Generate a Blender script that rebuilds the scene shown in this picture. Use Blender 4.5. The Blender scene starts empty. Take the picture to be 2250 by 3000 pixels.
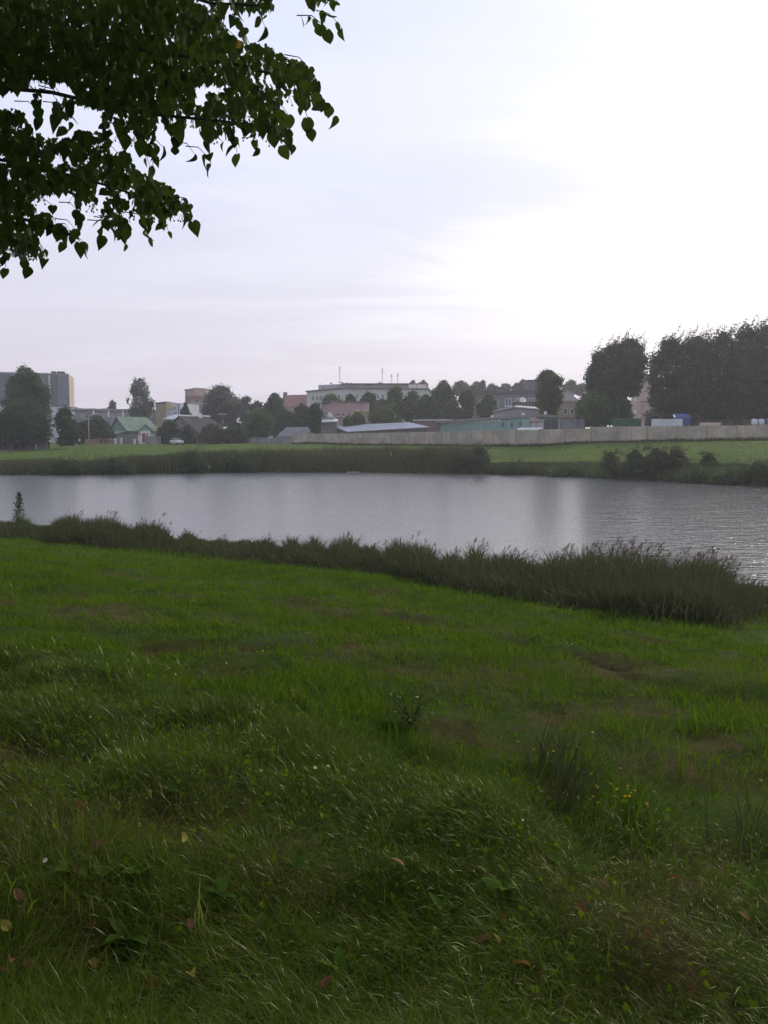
import bpy, bmesh, math, random
import numpy as np
from mathutils import Vector, Matrix, Quaternion

random.seed(7)
RNG = np.random.default_rng(7)
R = math.radians
SC = bpy.context.scene
COL = SC.collection

# ------------------------------------------------------------------ camera
EYE = Vector((0.0, 0.0, 4.6))
PITCH = R(5.22)
F = 2354.5                                  # focal length in photo pixels
cam_d = bpy.data.cameras.new('camera')
cam_d.sensor_fit = 'VERTICAL'
cam_d.angle_y = 2 * math.atan(1500 / F)
cam_d.clip_start = 0.05
cam_d.clip_end = 4000
cam = bpy.data.objects.new('camera', cam_d)
COL.objects.link(cam)
cam.location = EYE
cam.rotation_euler = (R(90) - PITCH, 0, 0)
SC.camera = cam

# ------------------------------------------------------------------ light
SUN_AZ, SUN_EL = R(38), R(33)
SUN = Vector((math.sin(SUN_AZ) * math.cos(SUN_EL), math.cos(SUN_AZ) * math.cos(SUN_EL), math.sin(SUN_EL)))
sl = bpy.data.lights.new('sun', 'SUN')
sl.energy = 1.5
sl.angle = R(10)
sl.color = (1.0, 0.93, 0.82)
so = bpy.data.objects.new('sun', sl)
COL.objects.link(so)
so.rotation_euler = SUN.to_track_quat('Z', 'Y').to_euler()
so.location = (60, 100, 60)

world = bpy.data.worlds.new('World')
SC.world = world
world.use_nodes = True
SC.view_settings.view_transform = 'Standard'
SC.view_settings.look = 'None'
SC.view_settings.exposure = 0.27
SC.view_settings.gamma = 1.0
SC.view_settings.use_curve_mapping = False
SC.cycles.use_denoising = True
SC.cycles.denoiser = 'OPENIMAGEDENOISE'
SC.cycles.denoising_input_passes = 'RGB_ALBEDO_NORMAL'
SC.cycles.denoising_prefilter = 'NONE'
SC.cycles.max_bounces = 6
SC.cycles.diffuse_bounces = 3
SC.cycles.transmission_bounces = 4
SC.cycles.volume_bounces = 0
SC.cycles.transparent_max_bounces = 4
SC.cycles.sample_clamp_indirect = 6


class NT:
    """little node helper"""
    def __init__(self, tree):
        self.t = tree
        self.n = tree.nodes
        self.l = tree.links

    def node(self, kind, **kw):
        n = self.n.new(kind)
        for k, v in kw.items():
            setattr(n, k, v)
        return n

    def put(self, sock, v):
        if v is None:
            return
        if isinstance(v, bpy.types.NodeSocket):
            self.l.new(v, sock)
        else:
            if isinstance(v, (tuple, list)) and len(v) == 3 and sock.type == 'RGBA':
                v = (*v, 1)
            sock.default_value = v

    def math(self, op, a, b=None, c=None, clamp=False):
        n = self.node('ShaderNodeMath', operation=op, use_clamp=clamp)
        self.put(n.inputs[0], a)
        self.put(n.inputs[1], b)
        self.put(n.inputs[2], c)
        return n.outputs[0]

    def vmath(self, op, a, b=None):
        n = self.node('ShaderNodeVectorMath', operation=op)
        self.put(n.inputs[0], a)
        self.put(n.inputs[1], b)
        return n.outputs['Value'] if op in ('DOT_PRODUCT', 'LENGTH') else n.outputs[0]

    def mix(self, f, a, b, blend='MIX'):
        n = self.node('ShaderNodeMix', data_type='RGBA', blend_type=blend)
        self.put(n.inputs[0], f)
        self.put(n.inputs[6], a)
        self.put(n.inputs[7], b)
        return n.outputs[2]

    def noise(self, vec, scale, detail=4, rough=0.55, dist=0.0, w=None):
        n = self.node('ShaderNodeTexNoise')
        if vec is not None:
            self.put(n.inputs['Vector'], vec)
        n.inputs['Scale'].default_value = scale
        n.inputs['Detail'].default_value = detail
        n.inputs['Roughness'].default_value = rough
        n.inputs['Distortion'].default_value = dist
        return n.outputs['Fac']

    def step(self, v, a, b, lo=0.0, hi=1.0, smooth=True):
        n = self.node('ShaderNodeMapRange', interpolation_type='SMOOTHSTEP' if smooth else 'LINEAR')
        self.put(n.inputs[0], v)
        n.inputs[1].default_value = a
        n.inputs[2].default_value = b
        n.inputs[3].default_value = lo
        n.inputs[4].default_value = hi
        return n.outputs[0]

    def scale(self, vec, s):
        n = self.node('ShaderNodeMapping')
        self.put(n.inputs[0], vec)
        n.inputs['Scale'].default_value = s
        return n.outputs[0]


# ------------------------------------------------------------------ sky
w = NT(world.node_tree)
w.n.clear()
w_out = w.node('ShaderNodeOutputWorld')
w_bg = w.node('ShaderNodeBackground')
w_bg.inputs['Strength'].default_value = 0.1
w.l.new(w_bg.outputs[0], w_out.inputs[0])
sky = w.node('ShaderNodeTexSky')
sky.sky_type = 'NISHITA'
sky.sun_disc = False
sky.sun_elevation = SUN_EL
sky.sun_rotation = SUN_AZ
sky.dust_density = 3.0
sky.air_density = 1.2
tc = w.node('ShaderNodeTexCoord')
dirv = tc.outputs['Generated']
sep = w.node('ShaderNodeSeparateXYZ')
w.put(sep.inputs[0], dirv)
el = w.math('MAXIMUM', sep.outputs[2], 0.0)
den = w.math('ADD', el, 0.16)
cmb = w.node('ShaderNodeCombineXYZ')
w.put(cmb.inputs[0], w.math('DIVIDE', sep.outputs[0], den))
w.put(cmb.inputs[1], w.math('DIVIDE', sep.outputs[1], den))
plan = cmb.outputs[0]
# a streaky veil of high cloud, thicker round the hidden sun
rotp = w.node('ShaderNodeMapping')
w.put(rotp.inputs[0], plan)
rotp.inputs['Rotation'].default_value = (0, 0, R(-24))
rotp.inputs['Scale'].default_value = (.55, 1.5, 1.0)
streak = w.noise(rotp.outputs[0], 1.3, 7, 0.58, 0.7)
fine = w.noise(rotp.outputs[0], 4.2, 5, 0.6, 0.5)
big = w.noise(w.scale(plan, (0.8, 0.9, 1.0)), 0.75, 5, 0.5, 0.4)
# the cloud bank that the sun lights from behind
BANK = Vector((math.sin(R(27)) * math.cos(R(19)), math.cos(R(27)) * math.cos(R(19)), math.sin(R(19))))
sdot = w.vmath('DOT_PRODUCT', dirv, tuple(BANK))
# its upper-left edge runs straight across the sky (a great circle through two directions)
def sky_dir(az, elv):
    return Vector((math.sin(R(az)) * math.cos(R(elv)), math.cos(R(az)) * math.cos(R(elv)), math.sin(R(elv))))


EDGE_N = sky_dir(1.0, 14.5).cross(sky_dir(17.5, 26.0)).normalized()
if EDGE_N.dot(BANK) < 0:
    EDGE_N = -EDGE_N
edge = w.vmath('DOT_PRODUCT', dirv, tuple(EDGE_N))
edge = w.math('ADD', edge, w.math('MULTIPLY', w.math('SUBTRACT', streak, 0.5), 0.34))
edge = w.math('ADD', edge, w.math('MULTIPLY', w.math('SUBTRACT', big, 0.5), 0.12))
edge = w.math('ADD', edge, w.math('MULTIPLY', w.math('SUBTRACT', fine, 0.5), 0.05))
bright = w.step(edge, 0.0, 0.20)
bright = w.math('MULTIPLY', bright, w.step(sdot, 0.62, 0.97))
bright = w.math('MULTIPLY', bright, w.step(el, 0.03, 0.24))
glow = w.math('POWER', w.math('MAXIMUM', sdot, 0.0), 12.0)
hor = w.step(el, 0.0, 0.42)
base = w.mix(hor, (7.0, 6.4, 7.4), (6.7, 7.25, 8.9))
veil = w.step(streak, 0.40, 0.66)
base = w.mix(w.math('MULTIPLY', veil, 0.40), base, (8.6, 8.5, 9.4))
base = w.mix(w.math('MULTIPLY', glow, 0.42), base, (8.9, 8.7, 9.4))
base = w.mix(w.math('MULTIPLY', bright, 0.95), base, (10.8, 10.5, 10.9))
# the clear air behind the veil
final = w.mix(0.88, sky.outputs[0], base)
w.put(w_bg.inputs['Color'], final)


# ------------------------------------------------------------------ photo rays
def ray(px, py):
    u = (px - 1125) / F
    v = (1500 - py) / F
    return Vector((u, math.cos(PITCH) + v * math.sin(PITCH), -math.sin(PITCH) + v * math.cos(PITCH)))


def at(px, py, Y):
    """the world point seen at photo pixel (px, py) whose distance is Y"""
    d = ray(px, py)
    return EYE + d * (Y / d.y)


def project(p):
    dx, dy, dz = p[0] - EYE.x, p[1] - EYE.y, p[2] - EYE.z
    zc = dy * math.cos(PITCH) - dz * math.sin(PITCH)
    yc = dy * math.sin(PITCH) + dz * math.cos(PITCH)
    return 1125 + F * dx / zc, 1500 - F * yc / zc, zc


def on_level(px, py, z):
    d = ray(px, py)
    return EYE + d * ((z - EYE.z) / d.z)


# ------------------------------------------------------------------ noise and terrain
_tab = {}


def vnoise(x, y, seed=0):
    if seed not in _tab:
        _tab[seed] = np.random.default_rng(100 + seed).random((256, 256))
    T = _tab[seed]
    x = np.asarray(x, float)
    y = np.asarray(y, float)
    xi = np.floor(x).astype(int)
    yi = np.floor(y).astype(int)
    fx = x - xi
    fy = y - yi
    fx = fx * fx * (3 - 2 * fx)
    fy = fy * fy * (3 - 2 * fy)
    a = T[xi & 255, yi & 255]
    b = T[(xi + 1) & 255, yi & 255]
    c = T[xi & 255, (yi + 1) & 255]
    d = T[(xi + 1) & 255, (yi + 1) & 255]
    return (a * (1 - fx) + b * fx) * (1 - fy) + (c * (1 - fx) + d * fx) * fy


def fbm(x, y, seed=0, octv=3):
    s, a, t = 0, 1.0, 0
    for i in range(octv):
        s = s + a * vnoise(x * 2 ** i, y * 2 ** i, seed + i)
        t += a
        a *= 0.5
    return s / t


near_px = [(0, 1543), (400, 1588), (800, 1622), (1100, 1652), (1500, 1690), (1900, 1735), (2250, 1752)]
near_w = [on_level(a, b, 0) for a, b in near_px]
NX = np.array([-200, -80] + [p.x for p in near_w] + [22, 40, 120])
NY = np.array([120, 74] + [p.y for p in near_w] + [18, 13, -10])
far_px = [(-200, 1391), (0, 1391), (300, 1390), (700, 1383), (1100, 1384), (1450, 1389), (1700, 1396), (2000, 1412), (2250, 1424)]
far_w = [on_level(a, b, 0) for a, b in far_px]
FX = np.array([-250] + [p.x for p in far_w] + [70, 120])
FY = np.array([120] + [p.y for p in far_w] + [60, 40])
PXS = np.array([-120, -62, -20, 5, 40, 80])
PZ = np.array([3.3, 3.35, 3.75, 3.95, 4.4, 4.45])
PL = np.array([100, 92, 70, 58, 36, 34])
# wheel ruts on the slope, plus shaded step and hollows painted dark (photo pixels)
RUTS_SHADE = [[(380, 1742), (480, 1750), (600, 1757)], [(1000, 1720), (1100, 1726), (1180, 1738)], [(1640, 1840), (1760, 1850), (1880, 1868)],
        [(1900, 1990), (2050, 2010), (2160, 2040)], [(100, 1735), (200, 1742), (260, 1752)], [(560, 1700), (700, 1712), (800, 1716)],
        [(-60, 1640), (60, 1645), (200, 1662), (330, 1680), (480, 1702)],  # dark line is bank-step shade, put into the turf colour
        [(850, 1782), (960, 1798), (1060, 1815)],
        [(1180, 1815), (1280, 1838), (1420, 1862), (1500, 1875)],
        [(1600, 1895), (1720, 1918), (1820, 1935)],
        [(460, 1880), (620, 1885), (760, 1890)]]
PITS = [(1735, 2440, 0.34, 0.20), (1215, 2245, 0.30, 0.16), (1640, 2310, 0.22, 0.12), (1580, 2360, 0.2, .1),
        (330, 2790, 0.20, 0.10), (500, 2390, 0.2, 0.10), (60, 2190, 0.3, 0.1), (1490, 2180, .3, .06),
        (1980, 2250, .4, .06), (2110, 2490, .3, .08), (640, 1960, .5, .14), (1200, 1960, .5, .1)]
_rw = None
_pw = None


def base_z(x, y):
    x = np.asarray(x, float)
    y = np.asarray(y, float)
    yn = np.interp(x, NX, NY)
    yf = np.interp(x, FX, FY)
    sn = (yn - y) / 1.18
    sf = (y - yf) / 1.12
    zn = np.interp(sn, [-4, 0, .5, 2, 6, 12, 18, 23, 27, 60], [-1.4, 0, .3, .45, .72, 1.42, 2.3, 2.86, 3.05, 3.4])
    zp = np.interp(x, PXS, PZ)
    L = np.interp(x, PXS, PL)
    t = np.clip(sf / L, 0, 1)
    zf = np.where(sf < 0, sf * .35, np.minimum(0.9, sf * .45) + (zp - .9) * (1 - (1 - t) ** 1.7))
    near_side = (y - (yn + yf) / 2) < 0
    z = np.where(near_side, zn, zf)
    return z, np.where(near_side, sn, 999), np.where(near_side, 999, sf)


def seg_dist(x, y, line):
    d = np.full(np.shape(x), 1e9)
    for (ax, ay), (bx, by) in zip(line, line[1:]):
        vx, vy = bx - ax, by - ay
        t = np.clip(((x - ax) * vx + (y - ay) * vy) / (vx * vx + vy * vy), 0, 1)
        d = np.minimum(d, np.hypot(x - ax - t * vx, y - ay - t * vy))
    return d


def ground_z(x, y):
    x = np.asarray(x, float)
    y = np.asarray(y, float)
    z, sn, sf = base_z(x, y)
    land = np.clip(sn / 3, 0, 1) * (sn < 900)
    far = np.clip(sf / 8, 0, 1) * (sf < 900)
    lw = long_zone(x, y)
    z = z + land * ((fbm(x * .55, y * .55, 1) - .5) * .22 + (fbm(x * 1.9, y * 1.9, 5) - .5) * (.15 + .08 * lw))
    z = z + land * lw * (.08 + .16 * (np.clip(fbm(x * 1.25, y * 1.25, 12, 2) * 1.6 - .3, 0, 1) - .5)) + far * (fbm(x * .11, y * .11, 9) - .5) * .35
    if _rw and _pw:
        for ln in _rw:
            z = z - land * .22 * np.exp(-(seg_dist(x, y, ln) / .38) ** 2) * np.clip(vnoise(x * .9, y * .9, 14) * 1.8, .2, 1.2)
        for (qx, qy, r, dp) in _pw:
            z = z - land * dp * np.exp(-(((x - qx) ** 2 + (y - qy) ** 2) / (r * r)))
    return z


# the long uncut grass grows this side of a diagonal line
_LZ = None


def long_zone(x, y):
    if _LZ is None:
        return np.zeros(np.shape(x))
    (ax, ay), (bx, by) = _LZ
    nx, ny = -(by - ay), (bx - ax)
    l = math.hypot(nx, ny)
    d = ((x - ax) * nx + (y - ay) * ny) / l
    d = d + (vnoise(x * .8, y * .8, 21) - .5) * 2.2
    return np.clip(.5 - d / 1.2, 0, 1)


def hit(px, py):
    d = ray(px, py)
    t = 1.0
    prev = 0
    while t < 400:
        p = EYE + d * t
        if p.z <= float(ground_z(p.x, p.y)):
            lo, hi = prev, t
            for _ in range(18):
                m = (lo + hi) / 2
                p = EYE + d * m
                if p.z <= float(ground_z(p.x, p.y)):
                    hi = m
                else:
                    lo = m
            return EYE + d * hi
        prev = t
        t *= 1.03
    return EYE + d * t


_a = hit(-300, 1800)
_b = hit(2700, 2760)
_LZ = ((_a.x, _a.y), (_b.x, _b.y))
_rw = [[(hit(*p).x, hit(*p).y) for p in ln] for ln in RUTS_SHADE]
_pw = [(hit(a, b).x, hit(a, b).y, r, d) for a, b, r, d in PITS]


def gz(x, y):
    return float(ground_z(x, y))


# ------------------------------------------------------------------ materials
MATS = {}


def mat(name, col, rough=0.8, var=0.18, scale=1.5, bump=0.0, bscale=20, col2=None, metal=0.0, streak=0.0, spec=0.35):
    if name in MATS:
        return MATS[name]
    m = bpy.data.materials.new(name)
    m.use_nodes = True
    t = NT(m.node_tree)
    b = m.node_tree.nodes['Principled BSDF']
    tc = t.node('ShaderNodeTexCoord')
    v = tc.outputs['Object']
    n = t.noise(v, scale, 5, .6)
    lo = tuple(c * (1 - var) for c in col)
    hi = col2 if col2 else tuple(min(1, c * (1 + var)) for c in col)
    c = t.mix(t.step(n, .35, .65), lo, hi)
    if streak:
        n2 = t.noise(t.scale(v, (1.2, 1.2, .12)), 2.2, 4, .6)
        c = t.mix(t.math('MULTIPLY', t.step(n2, .5, .75), streak), c, tuple(x * .45 for x in col))
    t.put(b.inputs['Base Color'], c)
    b.inputs['Roughness'].default_value = rough
    b.inputs['Metallic'].default_value = metal
    b.inputs['Specular IOR Level'].default_value = spec
    if bump:
        bn = t.node('ShaderNodeBump')
        bn.inputs['Strength'].default_value = bump
        bn.inputs['Distance'].default_value = .05
        t.put(bn.inputs['Height'], t.noise(v, bscale, 4, .6))
        t.l.new(bn.outputs[0], b.inputs['Normal'])
    MATS[name] = m
    return m


def leafy(name, dark, light, dry=None, trans=0.35, gloss=0.10, grough=.38, objvar=0.25):
    """foliage: diffuse + translucent + a little sheen, coloured by the per-vertex 'tint'"""
    if name in MATS:
        return MATS[name]
    m = bpy.data.materials.new(name)
    m.use_nodes = True
    t = NT(m.node_tree)
    t.n.clear()
    out = t.node('ShaderNodeOutputMaterial')
    a = t.node('ShaderNodeAttribute')
    a.attribute_name = 'tint'
    f = a.outputs['Fac']
    c = t.mix(t.step(f, 0, .8, smooth=False), dark, light)
    if dry:
        c = t.mix(t.step(f, .86, 1.0), c, dry)
    oi = t.node('ShaderNodeObjectInfo')
    hs = t.node('ShaderNodeHueSaturation')
    t.put(hs.inputs['Color'], c)
    t.put(hs.inputs['Value'], t.step(oi.outputs['Random'], 0, 1, 1 - objvar, 1 + objvar, False))
    t.put(hs.inputs['Hue'], t.step(oi.outputs['Random'], 0, 1, .49, .51, False))
    c = hs.outputs[0]
    d = t.node('ShaderNodeBsdfDiffuse')
    t.put(d.inputs[0], c)
    tr = t.node('ShaderNodeBsdfTranslucent')
    t.put(tr.inputs[0], t.mix(.5, c, tuple(min(1, x * 1.7) for x in light)))
    mx = t.node('ShaderNodeMixShader')
    mx.inputs[0].default_value = trans
    t.l.new(d.outputs[0], mx.inputs[1])
    t.l.new(tr.outputs[0], mx.inputs[2])
    g = t.node('ShaderNodeBsdfGlossy')
    g.inputs['Roughness'].default_value = grough
    g.inputs['Color'].default_value = (.85, .88, .62, 1)
    m2 = t.node('ShaderNodeMixShader')
    lw = t.node('ShaderNodeLayerWeight')
    lw.inputs[0].default_value = .25
    t.put(m2.inputs[0], t.math('ADD', t.math('MULTIPLY', lw.outputs['Fresnel'], gloss * .9), gloss * .25) if gloss else 0.0)
    t.l.new(mx.outputs[0], m2.inputs[1])
    t.l.new(g.outputs[0], m2.inputs[2])
    t.l.new(m2.outputs[0], out.inputs[0])
    MATS[name] = m
    return m


# ------------------------------------------------------------------ mesh helpers
def mesh_np(name, co, faces_flat, counts, m, tint=None, smooth=False):
    me = bpy.data.meshes.new(name)
    co = np.asarray(co, np.float32)
    me.vertices.add(len(co))
    me.vertices.foreach_set('co', co.ravel())
    me.loops.add(len(faces_flat))
    me.loops.foreach_set('vertex_index', np.asarray(faces_flat, np.int32))
    counts = np.asarray(counts, np.int32)
    me.polygons.add(len(counts))
    st = np.concatenate([[0], np.cumsum(counts)[:-1]]).astype(np.int32)
    me.polygons.foreach_set('loop_start', st)
    me.polygons.foreach_set('loop_total', counts)
    if smooth:
        me.polygons.foreach_set('use_smooth', np.ones(len(counts), bool))
    if tint is not None:
        at_ = me.attributes.new('tint', 'FLOAT', 'POINT')
        at_.data.foreach_set('value', np.asarray(tint, np.float32))
    me.update(calc_edges=True)
    me.validate()
    if m:
        me.materials.append(m)
    return me


def add(name, me, parent=None, loc=None):
    o = bpy.data.objects.new(name, me)
    COL.objects.link(o)
    if parent:
        o.parent = parent
    if loc is not None:
        o.location = loc
    return o


def tag(o, label=None, cat=None, group=None, kind=None):
    if label:
        o['label'] = label
    if cat:
        o['category'] = cat
    if group:
        o['group'] = group
    if kind:
        o['kind'] = kind
    return o


def thing(name, label, cat, loc=(0, 0, 0), rz=0.0, group=None):
    o = add(name, None, None, loc)
    o.rotation_euler = (0, 0, rz)
    o.empty_display_size = .5
    return tag(o, label, cat, group)


class MB:
    """collects boxes, tubes and polygons into one mesh"""
    def __init__(self):
        self.v = []
        self.f = []

    def poly(self, pts):
        i = len(self.v)
        self.v += [tuple(p) for p in pts]
        self.f.append(list(range(i, i + len(pts))))
        return self

    def prism(self, bottom, top):
        i = len(self.v)
        n = len(bottom)
        self.v += [tuple(p) for p in bottom] + [tuple(p) for p in top]
        self.f.append([i + k for k in reversed(range(n))])
        self.f.append([i + n + k for k in range(n)])
        for k in range(n):
            k2 = (k + 1) % n
            self.f.append([i + k, i + k2, i + n + k2, i + n + k])
        return self

    def box(self, x0, x1, y0, y1, z0, z1):
        return self.prism([(x0, y0, z0), (x1, y0, z0), (x1, y1, z0), (x0, y1, z0)],
                          [(x0, y0, z1), (x1, y0, z1), (x1, y1, z1), (x0, y1, z1)])

    def tube(self, pts, radii, n=8):
        pts = [Vector(p) for p in pts]
        rings = []
        for k, p in enumerate(pts):
            d = (pts[min(k + 1, len(pts) - 1)] - pts[max(k - 1, 0)]).normalized()
            a = d.cross(Vector((0, 0, 1)) if abs(d.z) < .9 else Vector((1, 0, 0))).normalized()
            b = d.cross(a)
            i = len(self.v)
            r = radii[k] if isinstance(radii, (list, tuple)) else radii
            for j in range(n):
                an = 2 * math.pi * j / n
                self.v.append(tuple(p + a * (r * math.cos(an)) + b * (r * math.sin(an))))
            rings.append(i)
        for a, b in zip(rings, rings[1:]):
            for j in range(n):
                j2 = (j + 1) % n
                self.f.append([a + j, a + j2, b + j2, b + j])
        self.f.append([rings[0] + j for j in reversed(range(n))])
        self.f.append([rings[-1] + j for j in range(n)])
        return self

    def ball(self, c, r, n=8, sz=1.0):
        i = len(self.v)
        rows = n // 2
        for a in range(rows + 1):
            th = math.pi * a / rows
            for b in range(n):
                ph = 2 * math.pi * b / n
                self.v.append((c[0] + r * math.sin(th) * math.cos(ph), c[1] + r * math.sin(th) * math.sin(ph), c[2] + r * sz * math.cos(th)))
        for a in range(rows):
            for b in range(n):
                b2 = (b + 1) % n
                self.f.append([i + a * n + b, i + (a + 1) * n + b, i + (a + 1) * n + b2, i + a * n + b2])
        return self

    def mesh(self, name, m, bevel=0.0, smooth=False):
        me = bpy.data.meshes.new(name)
        me.from_pydata(self.v, [], self.f)
        bm = bmesh.new()
        bm.from_mesh(me)
        bmesh.ops.remove_doubles(bm, verts=bm.verts, dist=1e-5)
        bmesh.ops.recalc_face_normals(bm, faces=bm.faces)
        if bevel:
            bmesh.ops.bevel(bm, geom=bm.edges[:], offset=bevel, segments=1, affect='EDGES')
        bm.to_mesh(me)
        bm.free()
        if smooth:
            for p in me.polygons:
                p.use_smooth = True
        me.materials.append(m)
        return me

    def build(self, name, m, parent=None, bevel=0.0, smooth=False):
        return add(name, self.mesh(name, m, bevel, smooth), parent)


def blades_mesh(name, P, H, Wd, phi, bend, tilt, m, tint, levels=4, wtwist=None, taper=None):
    """curved grass blades as one mesh: arrays of base points, length, width, lean azimuth, bend and tilt"""
    n = len(P)
    ts = np.linspace(0, 1, levels)
    side = np.stack([np.cos(phi), np.sin(phi)], 1)
    wa = phi + np.pi / 2 + (wtwist if wtwist is not None else RNG.uniform(-.9, .9, n))
    wv = np.stack([np.cos(wa), np.sin(wa), RNG.uniform(-.25, .25, n)], 1)
    verts = []
    ang = tilt[:, None] + bend[:, None] * ts[None, :] ** 1.3
    dz = np.cos(ang)
    ds = np.sin(ang)
    cz = np.concatenate([np.zeros((n, 1)), np.cumsum((dz[:, 1:] + dz[:, :-1]) / 2, 1)], 1) / (levels - 1)
    cs = np.concatenate([np.zeros((n, 1)), np.cumsum((ds[:, 1:] + ds[:, :-1]) / 2, 1)], 1) / (levels - 1)
    wid = (np.array(taper) if taper is not None else np.interp(ts, [0, .4, .75, 1], [.7, 1, .7, 0]))
    for k in range(levels):
        c = np.empty((n, 3))
        c[:, :2] = P[:, :2] + side * (cs[:, k] * H)[:, None]
        c[:, 2] = P[:, 2] + cz[:, k] * H
        if k == levels - 1:
            verts.append(c[:, None, :])
        else:
            hw = (Wd * wid[k] * .5)[:, None] * wv
            verts.append(np.stack([c - hw, c + hw], 1))
    co = np.concatenate(verts, 1)
    nv = co.shape[1]
    loc = []
    cnt = []
    for k in range(levels - 2):
        loc += [2 * k, 2 * k + 1, 2 * k + 3, 2 * k + 2]
        cnt.append(4)
    k = levels - 2
    loc += [2 * k, 2 * k + 1, 2 * k + 2]
    cnt.append(3)
    idx = (np.arange(n) * nv)[:, None] + np.array(loc)[None, :]
    me = mesh_np(name, co.reshape(-1, 3), idx.ravel(), np.tile(cnt, n), m, np.repeat(tint, nv), smooth=True)
    return me


def cards(centers, sizes, tint, aspect=.75, up_bias=None, droop=False):
    """random leaf-shaped rhombs at the given points: returns co, faces, counts, tint"""
    n = len(centers)
    nrm = RNG.normal(size=(n, 3))
    nrm[:, 2] = nrm[:, 2] * .8 + .25
    nrm /= np.linalg.norm(nrm, axis=1)[:, None]
    a = RNG.normal(size=(n, 3))
    if droop:
        a = a * .35 + np.array([0, 0, -1.0])
    a -= nrm * (a * nrm).sum(1)[:, None]
    a /= np.linalg.norm(a, axis=1)[:, None] + 1e-9
    b = np.cross(nrm, a)
    s = sizes[:, None]
    p0 = centers - a * s * .5
    p1 = centers + b * s * aspect * .5 + nrm * s * .08
    p2 = centers + a * s * .5
    p3 = centers - b * s * aspect * .5 + nrm * s * .08
    co = np.stack([p0, p1, p2, p3], 1).reshape(-1, 3)
    fc = np.arange(n * 4)
    return co, fc, np.full(n, 4), np.repeat(tint, 4)


# ------------------------------------------------------------------ ground sheet
def axis_lines(segs):
    out = []
    for a, b, st in segs:
        out += list(np.arange(a, b, st))
    return np.array(out + [segs[-1][1]])


gx = axis_lines([(-620, -140, 24), (-140, -40, 3), (-40, -14, .8), (-14, -7, .28), (-7, 7, .11), (7, 16, .28), (16, 40, .9), (40, 110, 3), (110, 620, 24)])
gy = axis_lines([(-60, -4, 3), (-4, 1, .5), (1, 9, .1), (9, 16, .17), (16, 36, .35), (36, 76, 2.5), (76, 130, 1.0), (130, 210, 3), (210, 420, 10), (420, 900, 40)])
GXm, GYm = np.meshgrid(gx, gy)
GZm = ground_z(GXm, GYm)
nxg, nyg = len(gx), len(gy)
co = np.stack([GXm.ravel(), GYm.ravel(), GZm.ravel()], 1)
ii = (np.arange(nyg - 1)[:, None] * nxg + np.arange(nxg - 1)[None, :]).ravel()
fc = np.stack([ii, ii + 1, ii + 1 + nxg, ii + nxg], 1).ravel()


def ground_material():
    m = bpy.data.materials.new('turf')
    m.use_nodes = True
    t = NT(m.node_tree)
    b = m.node_tree.nodes['Principled BSDF']
    geo = t.node('ShaderNodeNewGeometry')
    v = geo.outputs['Position']
    sp = t.node('ShaderNodeSeparateXYZ')
    t.put(sp.inputs[0], v)
    a = t.node('ShaderNodeAttribute')
    a.attribute_name = 'tint'
    bare = a.outputs['Fac']
    n1 = t.noise(v, .35, 5, .6)
    n2 = t.noise(v, 3.5, 6, .65)
    n3 = t.noise(v, 38, 4, .7)
    c = t.mix(t.step(n1, .3, .7), (.029, .057, .003), (.048, .081, .005))
    c = t.mix(t.step(n2, .52, .72), c, (.060, .055, .020))
    c = t.mix(t.math('MULTIPLY', t.step(n3, .4, .75), .6), c, (.018, .030, .007))
    # the meadow over the water is a lighter green turf
    far_turf = t.step(sp.outputs[1], 60, 80)
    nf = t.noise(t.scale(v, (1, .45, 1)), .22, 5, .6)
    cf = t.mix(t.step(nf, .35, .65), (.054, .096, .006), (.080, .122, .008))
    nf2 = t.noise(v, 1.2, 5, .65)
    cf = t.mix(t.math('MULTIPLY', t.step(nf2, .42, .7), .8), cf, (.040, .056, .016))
    c = t.mix(far_turf, c, cf)
    c = t.mix(bare, c, t.mix(t.step(bare, .72, .92), t.mix(t.step(n2, .35, .65), (.052, .036, .015), (.125, .078, .032)), (.016, .012, .008)))  # darkest tone is rut soil, also painted shade in hollows and bank step
    t.put(b.inputs['Base Color'], c)
    b.inputs['Roughness'].default_value = .95
    b.inputs['Specular IOR Level'].default_value = .1
    bn = t.node('ShaderNodeBump')
    bn.inputs['Strength'].default_value = .8
    bn.inputs['Distance'].default_value = .12
    t.put(bn.inputs['Height'], t.math('ADD', t.noise(v, 7, 6, .7), t.math('MULTIPLY', n3, .5)))
    t.l.new(bn.outputs[0], b.inputs['Normal'])
    return m


DRY = [(hit(a, b).x, hit(a, b).y, r) for a, b, r in
       [(520, 1757, .9), (60, 1765, .9), (860, 1785, .8), (960, 1795, .7), (1180, 1790, .8), (1300, 1840, .8), (1750, 1965, .9),
        (2230, 1960, 1.0), (2240, 2110, .6), (2150, 2230, .6), (1600, 2090, .7), (1950, 2700, .45), (1900, 2860, .35), (2100, 2820, .3),
        (230, 2440, .55), (80, 2330, .55), (330, 2520, .5), (560, 2510, .5), (20, 2660, .35), (2080, 2640, .5), (2200, 1830, .6), (420, 2460, .5), (700, 2540, .35), (60, 2480, .4), (100, 2780, .25), (330, 2850, .22), (2000, 2900, .3), (1800, 2760, .25), (700, 2880, .2), (1330, 2140, .3), (1450, 2000, .7), (1000, 1900, .6), (300, 1800, .8), (700, 1830, .8), (1900, 2080, .6)]]


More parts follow.
